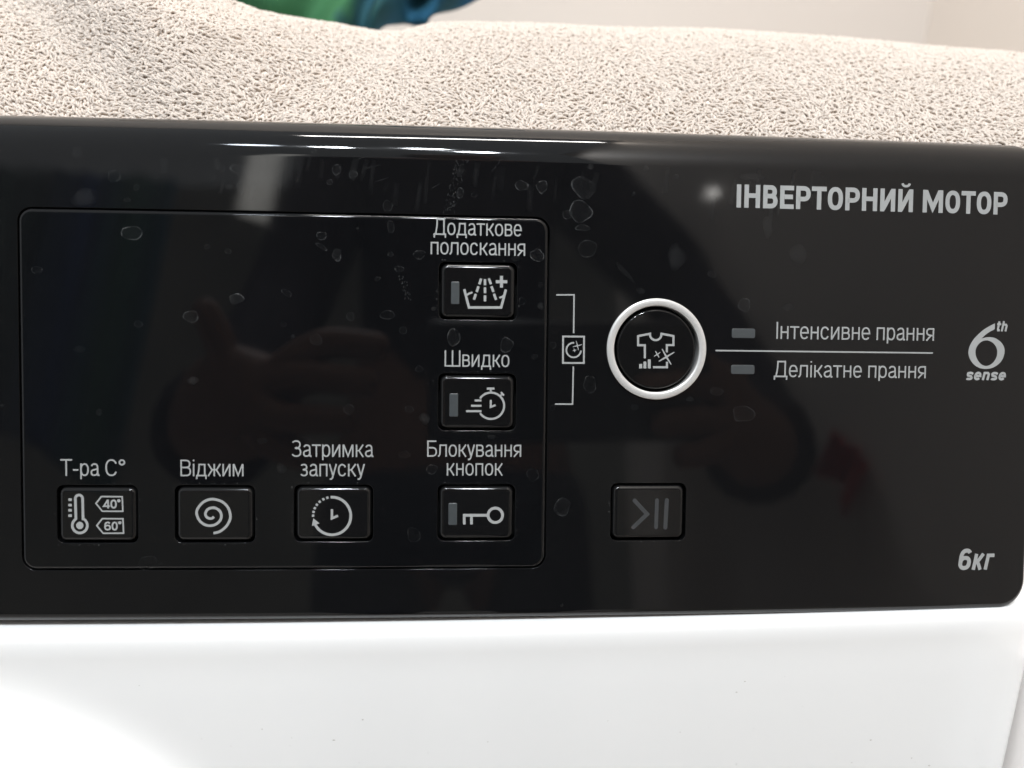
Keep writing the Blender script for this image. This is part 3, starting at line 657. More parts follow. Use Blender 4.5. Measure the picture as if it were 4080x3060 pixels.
link('shade_sheet', mesh('shade_sheet', bk, [(i, i + 1, 41 + i, 40 + i) for i in range(39)], PIT), machine, PANEL)  # dark sheet added behind the openings so the gaps stay in shade

SENSE = {'t15', 't16'}
def button(key, c, label, h, led=None, texts=(), icon_mat=PRINT, height=BH):
    P, _ = surf(c[0], c[1], 0)
    h += random.uniform(-.07, .05)
    me = plate('button', rounded(c[0], c[1], BW - .9 - 2.4, height - .9 - 2.4, 0.5), [], h, 1.2, 0.2, 3.2, KEYBLACK, grid=4.0, lip_steps=7, center=P)
    b = link('button', me, machine, place(P))
    b['label'] = label
    shapes = list(ICON[key])
    for t in texts: shapes += lettering(TEXT[t])
    link('icon', print_mesh('icon', shapes, h + 0.02, icon_mat, P), b, place(P))
    if led:
        (x0, z1), (x1, z0) = led
        lme = plate('indicator_light', rounded((x0 + x1) / 2, (z0 + z1) / 2, x1 - x0 - .3, z1 - z0 - .3, .12), [], h + 0.10, 0.14, 0.1, 0.3, LED, grid=2.0, center=P)
        link('indicator_light', lme, b, place(P))
    return b
button('rinse', INSERT_BUTTONS['rinse'], 'square black button with basin and water spray icon', 0.42, ((-48.75, 15.16), (-46.8, 9.92)))
button('stopwatch', INSERT_BUTTONS['stopwatch'], 'square black button with speeding stopwatch icon', 0.42, ((-48.95, -10.88), (-46.9, -16.3)))
button('key', INSERT_BUTTONS['key'], 'square black button with key icon', 0.42, ((-49.0, -36.62), (-46.95, -41.87)))
button('delay', INSERT_BUTTONS['delay'], 'square black button with clock and arrow icon', 0.42)
button('spiral', INSERT_BUTTONS['spiral'], 'square black button with spiral icon', 0.42)
button('thermometer', INSERT_BUTTONS['thermometer'], 'square black button with thermometer icon', 0.42, None, ('t17', 't18'))
button('play', PLAY, 'square black button with faint grey start and pause marks', 0.1, icon_mat=FAINT, height=BH + .4)

# round button in its silver ring
def lathe(profile, material, name, n=96):
    V, F = [], []
    for r, hh in profile:
        for i in range(n):
            a = 2 * math.pi * i / n
            P, _ = surf(r * math.cos(a), r * math.sin(a), hh); V.append(P * MM)
    m = len(profile)
    for k in range(m - 1):
        for i in range(n):
            j = (i + 1) % n
            F.append((k * n + i, k * n + j, (k + 1) * n + j, (k + 1) * n + i))
    return mesh(name, V, F, material)
rp = [(12.0, -1.2), (12.0, 0.25)] + [(12.0 - .35 * (1 - math.cos(a)), .25 + .35 * math.sin(a)) for a in np.linspace(.3, 1.571, 5)] + [(11.1, .66), (10.62, .58)] + \
     [(10.62 - .38 * math.sin(a), .58 - .38 * (1 - math.cos(a))) for a in np.linspace(.3, 1.571, 5)] + [(10.23, -3.0)]
rp = rp[::-1]
link('button_ring', lathe(rp, SILVER, 'button_ring'), machine, PANEL)['label'] = 'satin silver ring around the round button'
rb = link('round_button', plate('round_button', circle(0, 0, 9.0), [], 0.02, 0.5, 0.2, 3.2, KEYBLACK, grid=3.0), machine, PANEL)
rb['label'] = 'round black button with shirt icon'
link('icon', print_mesh('icon', ICON['shirt'], 0.04, PRINT, Vector((0, 0, 0))), rb, PANEL)

for (x0, z1), (x1, z0) in (((18.23, 5.16), (24.0, 2.86)), ((18.24, -3.56), (24.03, -5.79))):
    P, _ = surf((x0 + x1) / 2, (z0 + z1) / 2)
    link('indicator_light', plate('indicator_light', rounded((x0 + x1) / 2, (z0 + z1) / 2, x1 - x0 - .3, z1 - z0 - .3, .35), [], 0.12, 0.15, 0.1, 0.4, LED, grid=2.0, center=P), machine, place(P))

LETTERED = {'t1': .30, 't2': .30, 't3': .30, 't4': .30, 't5': .30, 't6': .30, 't7': .30, 't8': .30, 't9': .30, 't10': .02, 't11': .02, 't12': .02}
def printed(name, shapes, h, label=None):
    q = shapes[0][1][0]; P, _ = surf(q[0], q[1])
    o = link(name, print_mesh(name, shapes, h, PRINT, P), machine, place(P))
    if label: o['label'] = label
    return o
for k, h in LETTERED.items():
    printed('lettering', lettering(TEXT[k]), h, 'printed words ' + TEXT[k][0])
printed('lettering', lettering(TEXT['t13']) + lettering(TEXT['t14']), .02, 'printed load weight 6кг')
printed('emblem', ICON['six'] + lettering(TEXT['t15']) + lettering(TEXT['t16']), .02, 'printed emblem 6th sense')
printed('divider_line', ICON['line'], .02)
printed('bracket_mark', ICON['bracket'][:1], .02)
printed('bracket_mark', ICON['bracket'][1:], .02)
printed('drum_icon', ICON['drum'], .02)

# dried water rings, smears and dust on the panel
SPOTM = bpy.data.materials.new('dried_water_film'); SPOTM.use_nodes = True
nt = SPOTM.node_tree; nt.nodes.clear()
o_ = nt.nodes.new('ShaderNodeOutputMaterial'); mx = nt.nodes.new('ShaderNodeMixShader'); tr = nt.nodes.new('ShaderNodeBsdfTransparent'); df = nt.nodes.new('ShaderNodeBsdfDiffuse')
at = nt.nodes.new('ShaderNodeAttribute'); at.attribute_name = 'film'; tn = nt.nodes.new('ShaderNodeTexNoise'); tn.inputs['Scale'].default_value = 2200; tn.inputs['Detail'].default_value = 3
tc = nt.nodes.new('ShaderNodeTexCoord'); nt.links.new(tc.outputs['Object'], tn.inputs['Vector'])
mr = nt.nodes.new('ShaderNodeMapRange'); mr.inputs['From Min'].default_value = .3; mr.inputs['From Max'].default_value = .7; mr.inputs['To Min'].default_value = .35; mr.inputs['To Max'].default_value = 1.35
ml = nt.nodes.new('ShaderNodeMath'); ml.operation = 'MULTIPLY'
nt.links.new(tn.outputs['Fac'], mr.inputs['Value']); nt.links.new(at.outputs['Fac'], ml.inputs[0]); nt.links.new(mr.outputs['Result'], ml.inputs[1])
df.inputs['Color'].default_value = (.62, .64, .64, 1)
nt.links.new(ml.outputs[0], mx.inputs[0]); nt.links.new(tr.outputs[0], mx.inputs[1]); nt.links.new(df.outputs[0], mx.inputs[2]); nt.links.new(mx.outputs[0], o_.inputs[0])

SV, SF, SA = [], [], []
def in_insert(x, z): return abs(x - INS[0]) < INS[2] / 2 and abs(z - INS[1]) < INS[3] / 2
def over_key(x, z): return any(abs(x - c[0]) < BW / 2 and abs(z - c[1]) < BH / 2 for c in list(INSERT_BUTTONS.values()))
def film_vert(x, z, a):
    h = 0.05 + (0.28 if in_insert(x, z) else 0) + (0.16 if over_key(x, z) else 0)
    SV.append(surf(x, z, h)[0] * MM); SA.append(a); return len(SV) - 1
GAIN = 0.17
def spot_patch(x, z, rx, ry, st, typ, ro, n=30):
    ph = [random.uniform(0, 6.28) for _ in range(4)]; am = [random.uniform(.03, .13), random.uniform(.02, .08), random.uniform(.01, .05), random.uniform(.01, .035)]
    prof = {0: ((0, .05), (.55, .05), (.88, .10), (.95, .9), (.98, 1.0), (1.03, 0)), 1: ((0, .75), (.4, .7), (.7, .62), (.9, .5), (1.0, .25), (1.15, 0)), 2: ((0, .07), (.6, .07), (.85, .14), (.93, .8), (.97, 1), (1.05, 0))}[typ]
    c, s = math.cos(math.radians(ro)), math.sin(math.radians(ro)); gap = random.uniform(0, 6.28)
    prev = None
    for t, a in prof:
        cur = []
        for i in range(n if t > 0 else 1):
            th = 2 * math.pi * i / n
            k = t * (1 + sum(m * math.cos((q + 2) * th + p) for q, (m, p) in enumerate(zip(am, ph))))
            u, v = rx * k * math.cos(th), ry * k * math.sin(th)
            al = a * st * GAIN * (.25 if typ == 1 else 1)
            if t > .85: al *= max(.08, .60 + .35 * math.sin(2 * th + ph[0]) + .30 * math.sin(5 * th + ph[1])) * ((max(0, math.cos((th - gap) / 2)) ** .8) if typ == 2 else 1)
            cur.append(film_vert(x + u * c - v * s, z + u * s + v * c, max(0, al)))
        if prev is not None:
            for i in range(n):
                j = (i + 1) % n
                SF.append((prev[0], cur[i], cur[j]) if len(prev) == 1 else (prev[i], cur[i], cur[j], prev[j]))
        prev = cur
for q in SPOTS: spot_patch(*q)
def streak(a, b, w, st):
    a, b = Vector(a), Vector(b); d = (b - a).normalized(); nn = Vector((-d.y, d.x)) * w / 2
    rows = []
    for t, k in ((0, 0), (.2, .8), (.5, 1), (.8, .7), (1, 0)):
        q = a.lerp(b, t); rows.append([film_vert(q.x + nn.x * e, q.y + nn.y * e, st * k * f) for e, f in ((-1, 0), (0, 1), (1, 0))])
    for i in range(4):
        for j in range(2): SF.append((rows[i][j], rows[i][j + 1], rows[i + 1][j + 1], rows[i + 1][j]))
for a, b in SCRATCHES: streak(a, b, .14, .06)
def blot(x, z, r, st, n=7):
    c = film_vert(x, z, st); ring = [film_vert(x + r * random.uniform(.7, 1.2) * math.cos(6.283 * i / n), z + r * random.uniform(.7, 1.3) * math.sin(6.283 * i / n), st * .35) for i in range(n)]
    for i in range(n): SF.append((c, ring[i], ring[(i + 1) % n]))
for (a, b), cols, cnt in ((DRIP[:2], 7, 130), (DRIP[2:], 4, 40)):          # beaded tracks of dried drips
    for _ in range(cnt):
        t = random.random(); cq = random.randrange(cols)
        x = a[0] + (b[0] - a[0]) * t + (cq - cols / 2) * .42 + random.gauss(0, .08); z = a[1] + (b[1] - a[1]) * t
        L_ = random.uniform(.1, .5)
        streak((x, z), (x - .05, z - L_), random.uniform(.10, .20), random.uniform(.05, .16))
for _ in range(45):                                                        # wiped streaks under the top edge
    x = random.uniform(-120, 40); z = 43.2 - random.random() ** 2 * 7
    streak((x, z), (x - random.uniform(.3, 1.4), z - random.uniform(2.5, 8)), random.uniform(.6, 1.8), random.uniform(.004, .011))
for _ in range(380):                                                       # dust
    x, z = random.uniform(-155, 92), random.uniform(-60, 42)
    blot(x, z, random.uniform(.03, .10), random.uniform(.04, .22), 5)
for c in list(INSERT_BUTTONS.values()) + [PLAY]:                           # lint caught along the button gaps
    for _ in range(26):
        e = random.random()
        if e < .62: x, z = c[0] + random.uniform(-.5, .5) * BW, c[1] + random.choice((.5, -.5)) * (BH + .7)
        else: x, z = c[0] + random.choice((.5, -.5)) * (BW + .7), c[1] + random.uniform(-.5, .5) * BH
        blot(x, z, random.uniform(.04, .13), random.uniform(.06, .3), 5)
fm = mesh('water_film', SV, SF, SPOTM, True)
fa = fm.attributes.new('film', 'FLOAT', 'POINT'); fa.data.foreach_set('value', SA)
film = link('water_stains', fm, machine, PANEL, kind='stuff')
film['label'] = 'dried water rings, smears and dust on the black panel'

# a few specks and rubbed marks on the white front
V, F = [], []
def front_y(x, z): return BOW * ((x - XMID) ** 2 - XMID ** 2) - 21.3 - float(np.interp(-z, (69.7, 80.0, 120.0), (0, .9, 3.6))) - .03
for _ in range(46):
    x, z = random.uniform(-155, 90), random.uniform(-112, -75); r = random.choice((.05, .06, .08, .10, .16)); b = len(V); k = random.randint(5, 7); st_ = random.uniform(.8, 2.2)
    for i in range(k):
        a = 6.283 * i / k; xx, zz2 = x + r * st_ * math.cos(a) * random.uniform(.7, 1.2), z + r * math.sin(a) * random.uniform(.7, 1.2)
        V.append((xx * MM, front_y(xx, zz2) * MM, zz2 * MM))
    F.append(tuple(range(b, b + k)))
link('dust_specks', mesh('dust_specks', V, F, mat('grey_dust', (.42, .40, .37), .9), False), machine, kind='stuff')

# ------------------------------------------------------------------ towel
RIDGE = [(-420, 84), (-193, 87.5), (-162, 86.7), (-135, 84.4), (-115, 81.8), (-110, 80.4), (-88, 78.8), (-76, 76.9), (-68, 77.0), (-58.6, 79.6), (-46, 80.4), (-29, 80.4), (-7, 79.9), (21, 79.8), (51, 79), (82, 77.5), (104, 76.6), (134, 74.8), (190, 70)]
RX = np.array([a for a, _ in RIDGE], float); RZ = np.array([b for _, b in RIDGE], float)
ZB, Y0, YR = 41.0, 24.5, 95.0
def smooth_noise(x, y, sc_, seed):
    r = np.random.default_rng(seed); out = np.zeros_like(x)
    for k in range(7):
        a, b = r.normal(size=2) / sc_; out += np.sin(a * x + b * y + r.uniform(0, 6.28))
    return out / 7
def towel_height(x, y):
    x = np.asarray(x, float); y = np.asarray(y, float)
    rz = np.interp(x, RX, RZ)
    t = (y - Y0) / (YR - Y0)
    up = np.sin(np.clip(t, 0, 1) * np.pi / 2) ** 0.85
    dn = np.where(t > 1, np.clip(1 - ((t - 1) / .9) ** 2, 0, 1) ** .7, 1.0)
    z = ZB + (rz - 1.6 - ZB) * up * dn
    # fold at the left: a valley running down to the rim with a fuller roll below it
    ax, ay, bx, by = -176.0, 78.0, -112.0, 24.0
    dx, dy = bx - ax, by - ay; L = math.hypot(dx, dy)
    s = ((x - ax) * dx + (y - ay) * dy) / L; d = ((x - ax) * -dy + (y - ay) * dx) / L
    env = np.clip((s + 18) / 30, 0, 1) * np.clip((L + 6 - s) / 22, 0, 1) * np.clip(t * 3, 0, 1)
    z = z + env * np.clip((1.02 - t) * 3, 0, 1) * 19.0 / (1 + np.exp(-d / 2.8)) * np.exp(-np.maximum(d, 0) / 24.0)
    z = z + 1.1 * smooth_noise(x, y, 26.0, 3) * np.clip(t * 2, 0, 1) + .45 * smooth_noise(x, y, 9.0, 5) * np.clip(t * 2, 0, 1)
    z = z - np.clip((x - 118) / 60, 0, 1) ** 2 * 26
    return z
def terry(name, color, leak):
    m = mat(name, color, 0.95, spec=0.05, noise=(320, 0.05), sheen=0.2)
    nt = m.node_tree; b = nt.nodes['Principled BSDF']; out = nt.nodes['Material Output']
    tl = nt.nodes.new('ShaderNodeBsdfTranslucent'); tl.inputs['Color'].default_value = (*color, 1)
    mx = nt.nodes.new('ShaderNodeMixShader'); mx.inputs[0].default_value = leak
    nt.links.new(b.outputs[0], mx.inputs[1]); nt.links.new(tl.outputs[0], mx.inputs[2]); nt.links.new(mx.outputs[0], out.inputs['Surface'])
    return m
TOWEL = mat('beige_terry', (0.74, 0.665, 0.595), 0.92, spec=0.05, noise=(260, 0.06))
LOOP = terry('beige_terry_loops', (0.80, 0.725, 0.655), 0.40)
nx, ny = 150, 46
gx = np.linspace(-420, 178, nx); gy = np.linspace(Y0 - 1, 158, ny)
TX, TY = np.meshgrid(gx, gy); TZ = towel_height(TX, TY)
V = [(x * MM, y * MM, z * MM) for x, y, z in zip(TX.ravel(), TY.ravel(), TZ.ravel())]
F = [(j * nx + i, j * nx + i + 1, (j + 1) * nx + i + 1, (j + 1) * nx + i) for j in range(ny - 1) for i in range(nx - 1)]
border = [i for i in range(nx)] + [j * nx + nx - 1 for j in range(1, ny)] + [(ny - 1) * nx + i for i in range(nx - 2, -1, -1)] + [j * nx for j in range(ny - 2, 0, -1)]
b0 = len(V)
for i in border: V.append((V[i][0], V[i][1], min(V[i][2] - .001, 0.0405)))
for k in range(len(border)):
    k2 = (k + 1) % len(border); F.append((border[k2], border[k], b0 + k, b0 + k2))
F.append(tuple(b0 + k for k in range(len(border))))
towel = link('towel', mesh('towel', V, F, TOWEL), matrix=Matrix.Identity(4), label='folded beige terry towel lying on top of the washing machine', cat='towel')

PITCH = 0.90                                     # rows of loops, evenly jittered so that the ground weave stays covered
yy = np.linspace(Y0 + .2, 119, 900); zz_ = towel_height(np.full_like(yy, 20.0), yy)
arc_ = np.concatenate([[0], np.cumsum(np.hypot(np.diff(yy), np.diff(zz_)))])
gs, gxx = np.meshgrid(np.arange(0, arc_[-1], PITCH), np.arange(-200, 168, PITCH))
gs = gs + (np.arange(gs.shape[0]) % 2)[:, None] * PITCH * .5
px = (gxx + rng.uniform(-.36, .36, gxx.shape) * PITCH).ravel(); py = np.interp((gs + rng.uniform(-.36, .36, gs.shape) * PITCH).ravel(), arc_, yy)
e = .25
def stretch(a, b): return np.sqrt(1 + ((towel_height(a + e, b) - towel_height(a - e, b)) / (2 * e)) ** 2 + ((towel_height(a, b + e) - towel_height(a, b - e)) / (2 * e)) ** 2)
want = stretch(px, py) / np.interp(py, yy, np.gradient(arc_, yy))
extra = np.repeat(np.nonzero(want > 1.15)[0], np.clip(np.ceil((want[want > 1.15] - 1) * 2.2), 1, 8).astype(int))
px = np.concatenate([px, px[extra] + rng.uniform(-.6, .6, len(extra))]); py = np.concatenate([py, np.clip(py[extra] + rng.uniform(-.5, .5, len(extra)), Y0, 120)])
zx = (towel_height(px + e, py) - towel_height(px - e, py)) / (2 * e); zy = (towel_height(px, py + e) - towel_height(px, py - e)) / (2 * e)
pz = towel_height(px, py); m_ = len(px)
Nn = np.stack([-zx, -zy, np.ones(m_)], 1); Nn /= np.linalg.norm(Nn, axis=1)[:, None]
ang = 4.0 * smooth_noise(px, py, 7.0, 11) + rng.normal(0, .75, m_)
ref = np.stack([np.cos(ang), np.sin(ang), np.zeros(m_)], 1)
T1 = ref - (ref * Nn).sum(1)[:, None] * Nn; T1 /= np.linalg.norm(T1, axis=1)[:, None]
T2 = np.cross(Nn, T1)
hgt = rng.uniform(.50, 1.05, m_); wid = rng.uniform(.70, 1.20, m_); lean = rng.normal(0, .7, m_); lean2 = rng.normal(0, .5, m_); rad = rng.uniform(.29, .41, m_)
base = np.stack([px, py, pz], 1)
SEG, SID = 6, 4
verts = np.zeros((m_, SEG + 1, SID, 3))
cl = np.zeros((m_, SEG + 1, 3))
for s in range(SEG + 1):
    a = np.pi * (s / SEG)
    u = -np.cos(a) * wid; v = np.sin(a) ** .8 * hgt
    cl[:, s] = base + T1 * (u + lean2 * v * .6)[:, None] + T2 * (lean * v * .8 + .35 * np.sin(2 * a) * wid)[:, None] + Nn * (v - .30)[:, None]
for s in range(SEG + 1):
    t = cl[:, min(s + 1, SEG)] - cl[:, max(s - 1, 0)]; t /= np.linalg.norm(t, axis=1)[:, None]
    A = np.cross(t, T2); A /= np.linalg.norm(A, axis=1)[:, None] + 1e-9; Bv = np.cross(t, A)
    for k in range(SID):
        th = 2 * np.pi * k / SID
        verts[:, s, k] = cl[:, s] + (A * math.cos(th) + Bv * math.sin(th)) * rad[:, None]
vv = (verts.reshape(-1, 3) * MM).astype(np.float32)
q = []
for s in range(SEG):
    for k in range(SID):
        k2 = (k + 1) % SID; q.append((s * SID + k, s * SID + k2, (s + 1) * SID + k2, (s + 1) * SID + k))
q = np.array(q); per = (SEG + 1) * SID
ff = (q[None] + (np.arange(m_) * per)[:, None, None]).reshape(-1, 4).astype(np.int32)
lm = bpy.data.meshes.new('terry_loops')
lm.vertices.add(len(vv)); lm.vertices.foreach_set('co', vv.ravel())
lm.loops.add(ff.size); lm.loops.foreach_set('vertex_index', ff.ravel())
lm.polygons.add(len(ff)); lm.polygons.foreach_set('loop_start', np.arange(0, ff.size, 4, dtype=np.int32))
lm.polygons.foreach_set('use_smooth', np.ones(len(ff), dtype=bool))
lm.update(calc_edges=True); lm.materials.append(LOOP)
link('terry_loops', lm, towel, kind='stuff')

# ------------------------------------------------------------------ crumpled garment behind the towel
def garment():
    m = bpy.data.materials.new('green_blue_cloth'); m.use_nodes = True
    nt = m.node_tree; b = nt.nodes['Principled BSDF']; b.inputs['Roughness'].default_value = .85; b.inputs['Specular IOR Level'].default_value = .2
    tc = nt.nodes.new('ShaderNodeTexCoord'); sx = nt.nodes.new('ShaderNodeSeparateXYZ'); nz = nt.nodes.new('ShaderNodeTexNoise'); nz.inputs['Scale'].default_value = 26
    nt.links.new(tc.outputs['Object'], sx.inputs[0]); nt.links.new(tc.outputs['Object'], nz.inputs['Vector'])
    mr = nt.nodes.new('ShaderNodeMapRange'); mr.inputs['From Min'].default_value = -.085; mr.inputs['From Max'].default_value = .085; mr.inputs['To Min'].default_value = -.12; mr.inputs['To Max'].default_value = .73
    nt.links.new(sx.outputs['X'], mr.inputs['Value'])
    ad = nt.nodes.new('ShaderNodeMath'); ad.operation = 'MULTIPLY_ADD'; ad.inputs[1].default_value = .55
    nt.links.new(nz.outputs['Fac'], ad.inputs[0]); nt.links.new(mr.outputs['Result'], ad.inputs[2])
    cr = nt.nodes.new('ShaderNodeValToRGB'); r = cr.color_ramp
    r.elements[0].position = .28; r.elements[0].color = (.010, .026, .040, 1); r.elements[1].position = .92; r.elements[1].color = (.012, .070, .165, 1)
    for p_, c_ in ((.37, (.012, .040, .035, 1)), (.42, (.020, .085, .036, 1)), (.64, (.026, .105, .042, 1)), (.70, (.010, .048, .055, 1)), (.78, (.011, .060, .090, 1)), (.85, (.014, .080, .165, 1))):
        el = r.elements.new(p_); el.color = c_
    nt.links.new(ad.outputs[0], cr.inputs[0]); nt.links.new(cr.outputs[0], b.inputs['Base Color'])
    nu, nv, back = 90, 26, 14
    V, F = [], []
    for j in range(nv + back):
        v = min(1, j / (nv - 1)); w = max(0, j - nv + 1) / back
        for i in range(nu):
            u = i / (nu - 1); x = -88 + 176 * u
            # a loose bundle: its right end lifts clear of the towel, unseen back rows are a roof added to shade the wall
            low = float(np.interp(u, (0, .5, .60, .68, .78, .90, 1), (42, 42, 58, 82, 87, 97, 112)))
            top = 140 + 4 * math.sin(u * 5 + 1)
            z = low + (top - low) * v + 8 * math.sin(w * 2.6) 
            y = 150 + 20 * v ** 1.5 - 16 * math.sin(math.pi * min(1, v * 1.2)) + (10 * math.sin(u * 17 + v * 5) + 7 * math.sin(u * 37 - v * 9 + 2 * math.sin(u * 9)) + 4 * math.sin(v * 14 + u * 23)) * (1 - v * .4) * (1 - w) + 190 * w
            V.append((x * MM, (y - 150) * MM, (max(z, 42) - 40.5) * MM))
    nv += back
    for j in range(nv - 1):
        for i in range(nu - 1): F.append((j * nu + i, j * nu + i + 1, (j + 1) * nu + i + 1, (j + 1) * nu + i))
    o = link('garment', mesh('garment', V, F, m), matrix=Matrix.Translation((-.112, .150, .0405)), label='crumpled green and blue garment lying behind the beige towel', cat='garment')
    so = o.modifiers.new('thickness', 'SOLIDIFY'); so.thickness = .004; so.offset = -1
    ss = o.modifiers.new('soft', 'SUBSURF'); ss.levels = 1; ss.render_levels = 1
garment()

# ------------------------------------------------------------------ cabinet standing beside the machine
CABM = mat('pinkish_white_laminate', (0.86, 0.82, 0.79), 0.45, noise=(5, 0.02))
cab = link('cabinet', None, matrix=Matrix.Translation((0.20, 0.20, FLOOR_Z)), label='pale pinkish-white cabinet beside the right edge of the washing machine', cat='cabinet')
link('carcass', box_mesh('carcass', 0.1022, 0.287, -0.026, 0.44, FLOOR_Z + .002, -0.078, CABM, 0.002), cab)
link('door', box_mesh('door', 0.1030, 0.285, -0.045, -0.0275, FLOOR_Z + .08, -0.080, CABM, 0.002), cab)

# ------------------------------------------------------------------ cloths across the room, mirrored in the panel
def hanging(name, loc, w, hgt, cols, label, rot=0.0, waves=9, amp=.012, roll_=0.06):
    m = bpy.data.materials.new(name + '_cloth'); m.use_nodes = True
    nt = m.node_tree; b = nt.nodes['Principled BSDF']; b.inputs['Roughness'].default_value = .9
    tc = nt.nodes.new('ShaderNodeTexCoord'); sx = nt.nodes.new('ShaderNodeSeparateXYZ'); nt.links.new(tc.outputs['Object'], sx.inputs[0])
    mr = nt.nodes.new('ShaderNodeMapRange'); mr.inputs['From Min'].default_value = -w / 2; mr.inputs['From Max'].default_value = w / 2; nt.links.new(sx.outputs['X'], mr.inputs['Value'])
    cr = nt.nodes.new('ShaderNodeValToRGB'); r = cr.color_ramp
    r.elements[0].color = (*cols[0], 1); r.elements[1].color = (*cols[-1], 1)
    for k, c in enumerate(cols[1:-1]): e_ = r.elements.new((k + 1) / (len(cols) - 1)); e_.color = (*c, 1)
    nt.links.new(mr.outputs['Result'], cr.inputs[0]); nt.links.new(cr.outputs[0], b.inputs['Base Color'])
    nu, nv = 60, 24; V, F = [], []
    for j in range(nv):
        v = j / (nv - 1)
        for i in range(nu):
            u = i / (nu - 1)
            V.append(((u - .5) * w * (1 - .12 * v), amp * math.sin(u * waves * 2 + v) * (.4 + v) + .5 * amp * math.sin(u * waves * 5.3), -v * hgt * (1 - .10 * math.sin(u * 4))))
    for j in range(nv - 1):
        for i in range(nu - 1): F.append((j * nu + i, j * nu + i + 1, (j + 1) * nu + i + 1, (j + 1) * nu + i))
    o = link(name, mesh(name, V, F, m), matrix=Matrix.Translation(loc) @ Matrix.Rotation(rot, 4, 'Z') @ Matrix.Rotation(roll_, 4, 'Y'), label=label, cat='laundry')
    o.modifiers.new('thickness', 'SOLIDIFY').thickness = .002
hanging('hanging_laundry', (-.86, -1.30, .78), .46, .62, ((.02, .03, .04), (.04, .07, .06), (.015, .03, .03), (.02, .045, .13), (.02, .07, .045), (.012, .05, .08)), 'blue and green laundry mirrored dimly at the upper left of the panel')
hanging('red_cloth', (.283, -.375, .040), .060, .042, ((.36, .025, .025), (.45, .03, .03)), 'red cloth mirrored dimly at the lower right of the panel', rot=math.radians(90), waves=4, amp=.006, roll_=0.75)

# ------------------------------------------------------------------ the photographer, mirrored in the black panel
def skin_mesh(name, joints, bones, material, root=0, sub=2):
    me = bpy.data.meshes.new(name)
    me.from_pydata([j[:3] for j in joints], bones, [])
    me.materials.append(material)
    return me
SKIN = mat('skin', (0.22, 0.115, 0.08), 0.6, noise=(40, 0.08))
PLUM = mat('dark_plum_knit', (0.016, 0.010, 0.016), 0.9, spec=0.2, noise=(300, 0.2), bump=(700, 0.3, 0.002))
DENIM = mat('dark_denim', (0.02, 0.024, 0.035), 0.9, noise=(300, 0.2))
HAIR = mat('dark_hair', (0.02, 0.014, 0.010), 0.5, noise=(200, 0.3))
PHONE = mat('black_phone', (0.006, 0.006, 0.007), 0.35)
PY = -0.80
CAMP = camera.matrix_world.translation
B = [(-.03, PY, .10, .13, .10), (-.03, PY, .27, .125, .095), (-.03, PY + .01, .43, .15, .105), (-.03, PY + .01, .55, .10, .08), (-.03, PY + .02, .61, .052), (-.03, PY + .05, .67, .065), (-.03, PY + .06, .75, .082, .095), (-.03, PY + .05, .82, .07, .08)]
bo = [(i, i + 1) for i in range(7)]
def limb(pts, start):
    global B, bo
    prev = start
    for q in pts:
        B.append(q); bo.append((prev, len(B) - 1)); prev = len(B) - 1
    return prev
LW = limb([(-.19, PY, .52, .060), (-.25, PY + .10, .25, .046), (-.235, PY + .34, .07, .038), (-.175, -.235, .030, .026), (-.150, -.215, .036, .030, .018)], 3)
RW = limb([(.14, PY, .52, .062), (.29, PY + .12, .26, .046), (.24, PY + .34, .06, .038), (.135, -.235, .018, .026), (.115, -.215, .024, .030, .018)], 3)
for sx in (-1, 1):
    limb([(-.03 + sx * .10, PY, .02, .088), (-.03 + sx * .11, PY + .02, -.36, .058), (-.03 + sx * .11, PY - .01, -.70, .042), (-.03 + sx * .115, PY + .05, -.765, .034), (-.03 + sx * .12, PY + .15, -.775, .026)], 0)
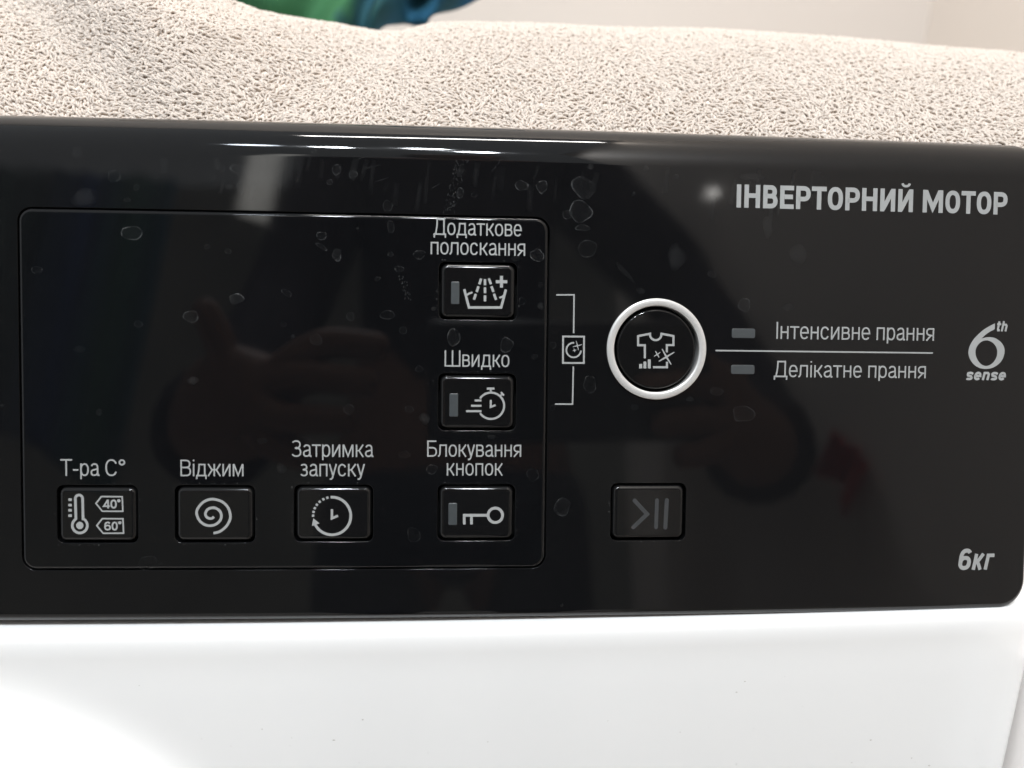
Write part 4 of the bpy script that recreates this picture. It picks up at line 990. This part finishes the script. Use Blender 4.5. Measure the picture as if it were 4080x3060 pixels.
for tip, mid, r in (((-.172, -.188, .083), (-.160, -.198, .060), .0085), ((-.075, -.186, .058), (-.112, -.190, .062), .0085), ((-.080, -.186, .040), (-.115, -.188, .044), .0085), ((-.090, -.187, .022), (-.120, -.190, .024), .008), ((-.105, -.196, .004), (-.130, -.202, .012), .009)):
    limb([(*mid, r), (*tip, r * .85)], LW)
for tip, mid, r in (((.040, -.186, .056), (.078, -.190, .060), .0085), ((.045, -.186, .038), (.080, -.188, .042), .0085), ((.055, -.187, .020), (.085, -.190, .024), .0085), ((.066, -.188, .004), (.090, -.192, .008), .008), ((.060, -.204, .064), (.090, -.206, .058), .009)):
    limb([(*mid, r), (*tip, r * .85)], RW)
def skinned(name, J, E_, m, parent=None, **kw):
    o = link(name, skin_mesh(name, J, E_, m), parent, **kw)
    o.modifiers.new('skin', 'SKIN').use_smooth_shade = True
    sv = o.data.skin_vertices[0]
    for i, j in enumerate(J):
        sv.data[i].radius = (j[3], j[4] if len(j) > 4 else j[3])
        sv.data[i].use_root = (i == 0)
    s = o.modifiers.new('soft', 'SUBSURF'); s.levels = 2; s.render_levels = 2
    return o
person = skinned('person', B, bo, SKIN, label='person in dark plum sweater holding up a phone, a dim reflection in the panel', cat='person')
def part(name, ids, grow, m, extra_bones=None):
    mp = {o: i for i, o in enumerate(ids)}
    J = [(*B[i][:3], B[i][3] + grow, (B[i][4] if len(B[i]) > 4 else B[i][3]) + grow) for i in ids]
    return skinned(name, J, [(mp[a], mp[b]) for a, b in bo if a in mp and b in mp], m, person)
part('sweater', [0, 1, 2, 3] + [8, 9, 10, 11] + [13, 14, 15, 16], .012, PLUM)
part('trousers', [0] + list(range(18, 22)) + list(range(23, 27)), .010, DENIM)
hv = [(-.03, PY + .02, .74, .092, .085), (-.03, PY + .03, .83, .088, .088), (-.03, PY - .02, .66, .06, .05)]
link_h = skinned('hair', hv, [(0, 1), (0, 2)], HAIR, person)
pm = camera.matrix_world @ Matrix.Translation((.055, -.014, .008))
link('phone', box_mesh('phone', -.073, .073, -.030, .030, -.004, .004, PHONE, .0038, 4), matrix=pm, label='black phone held in two hands, a dark reflection in the panel', cat='phone')
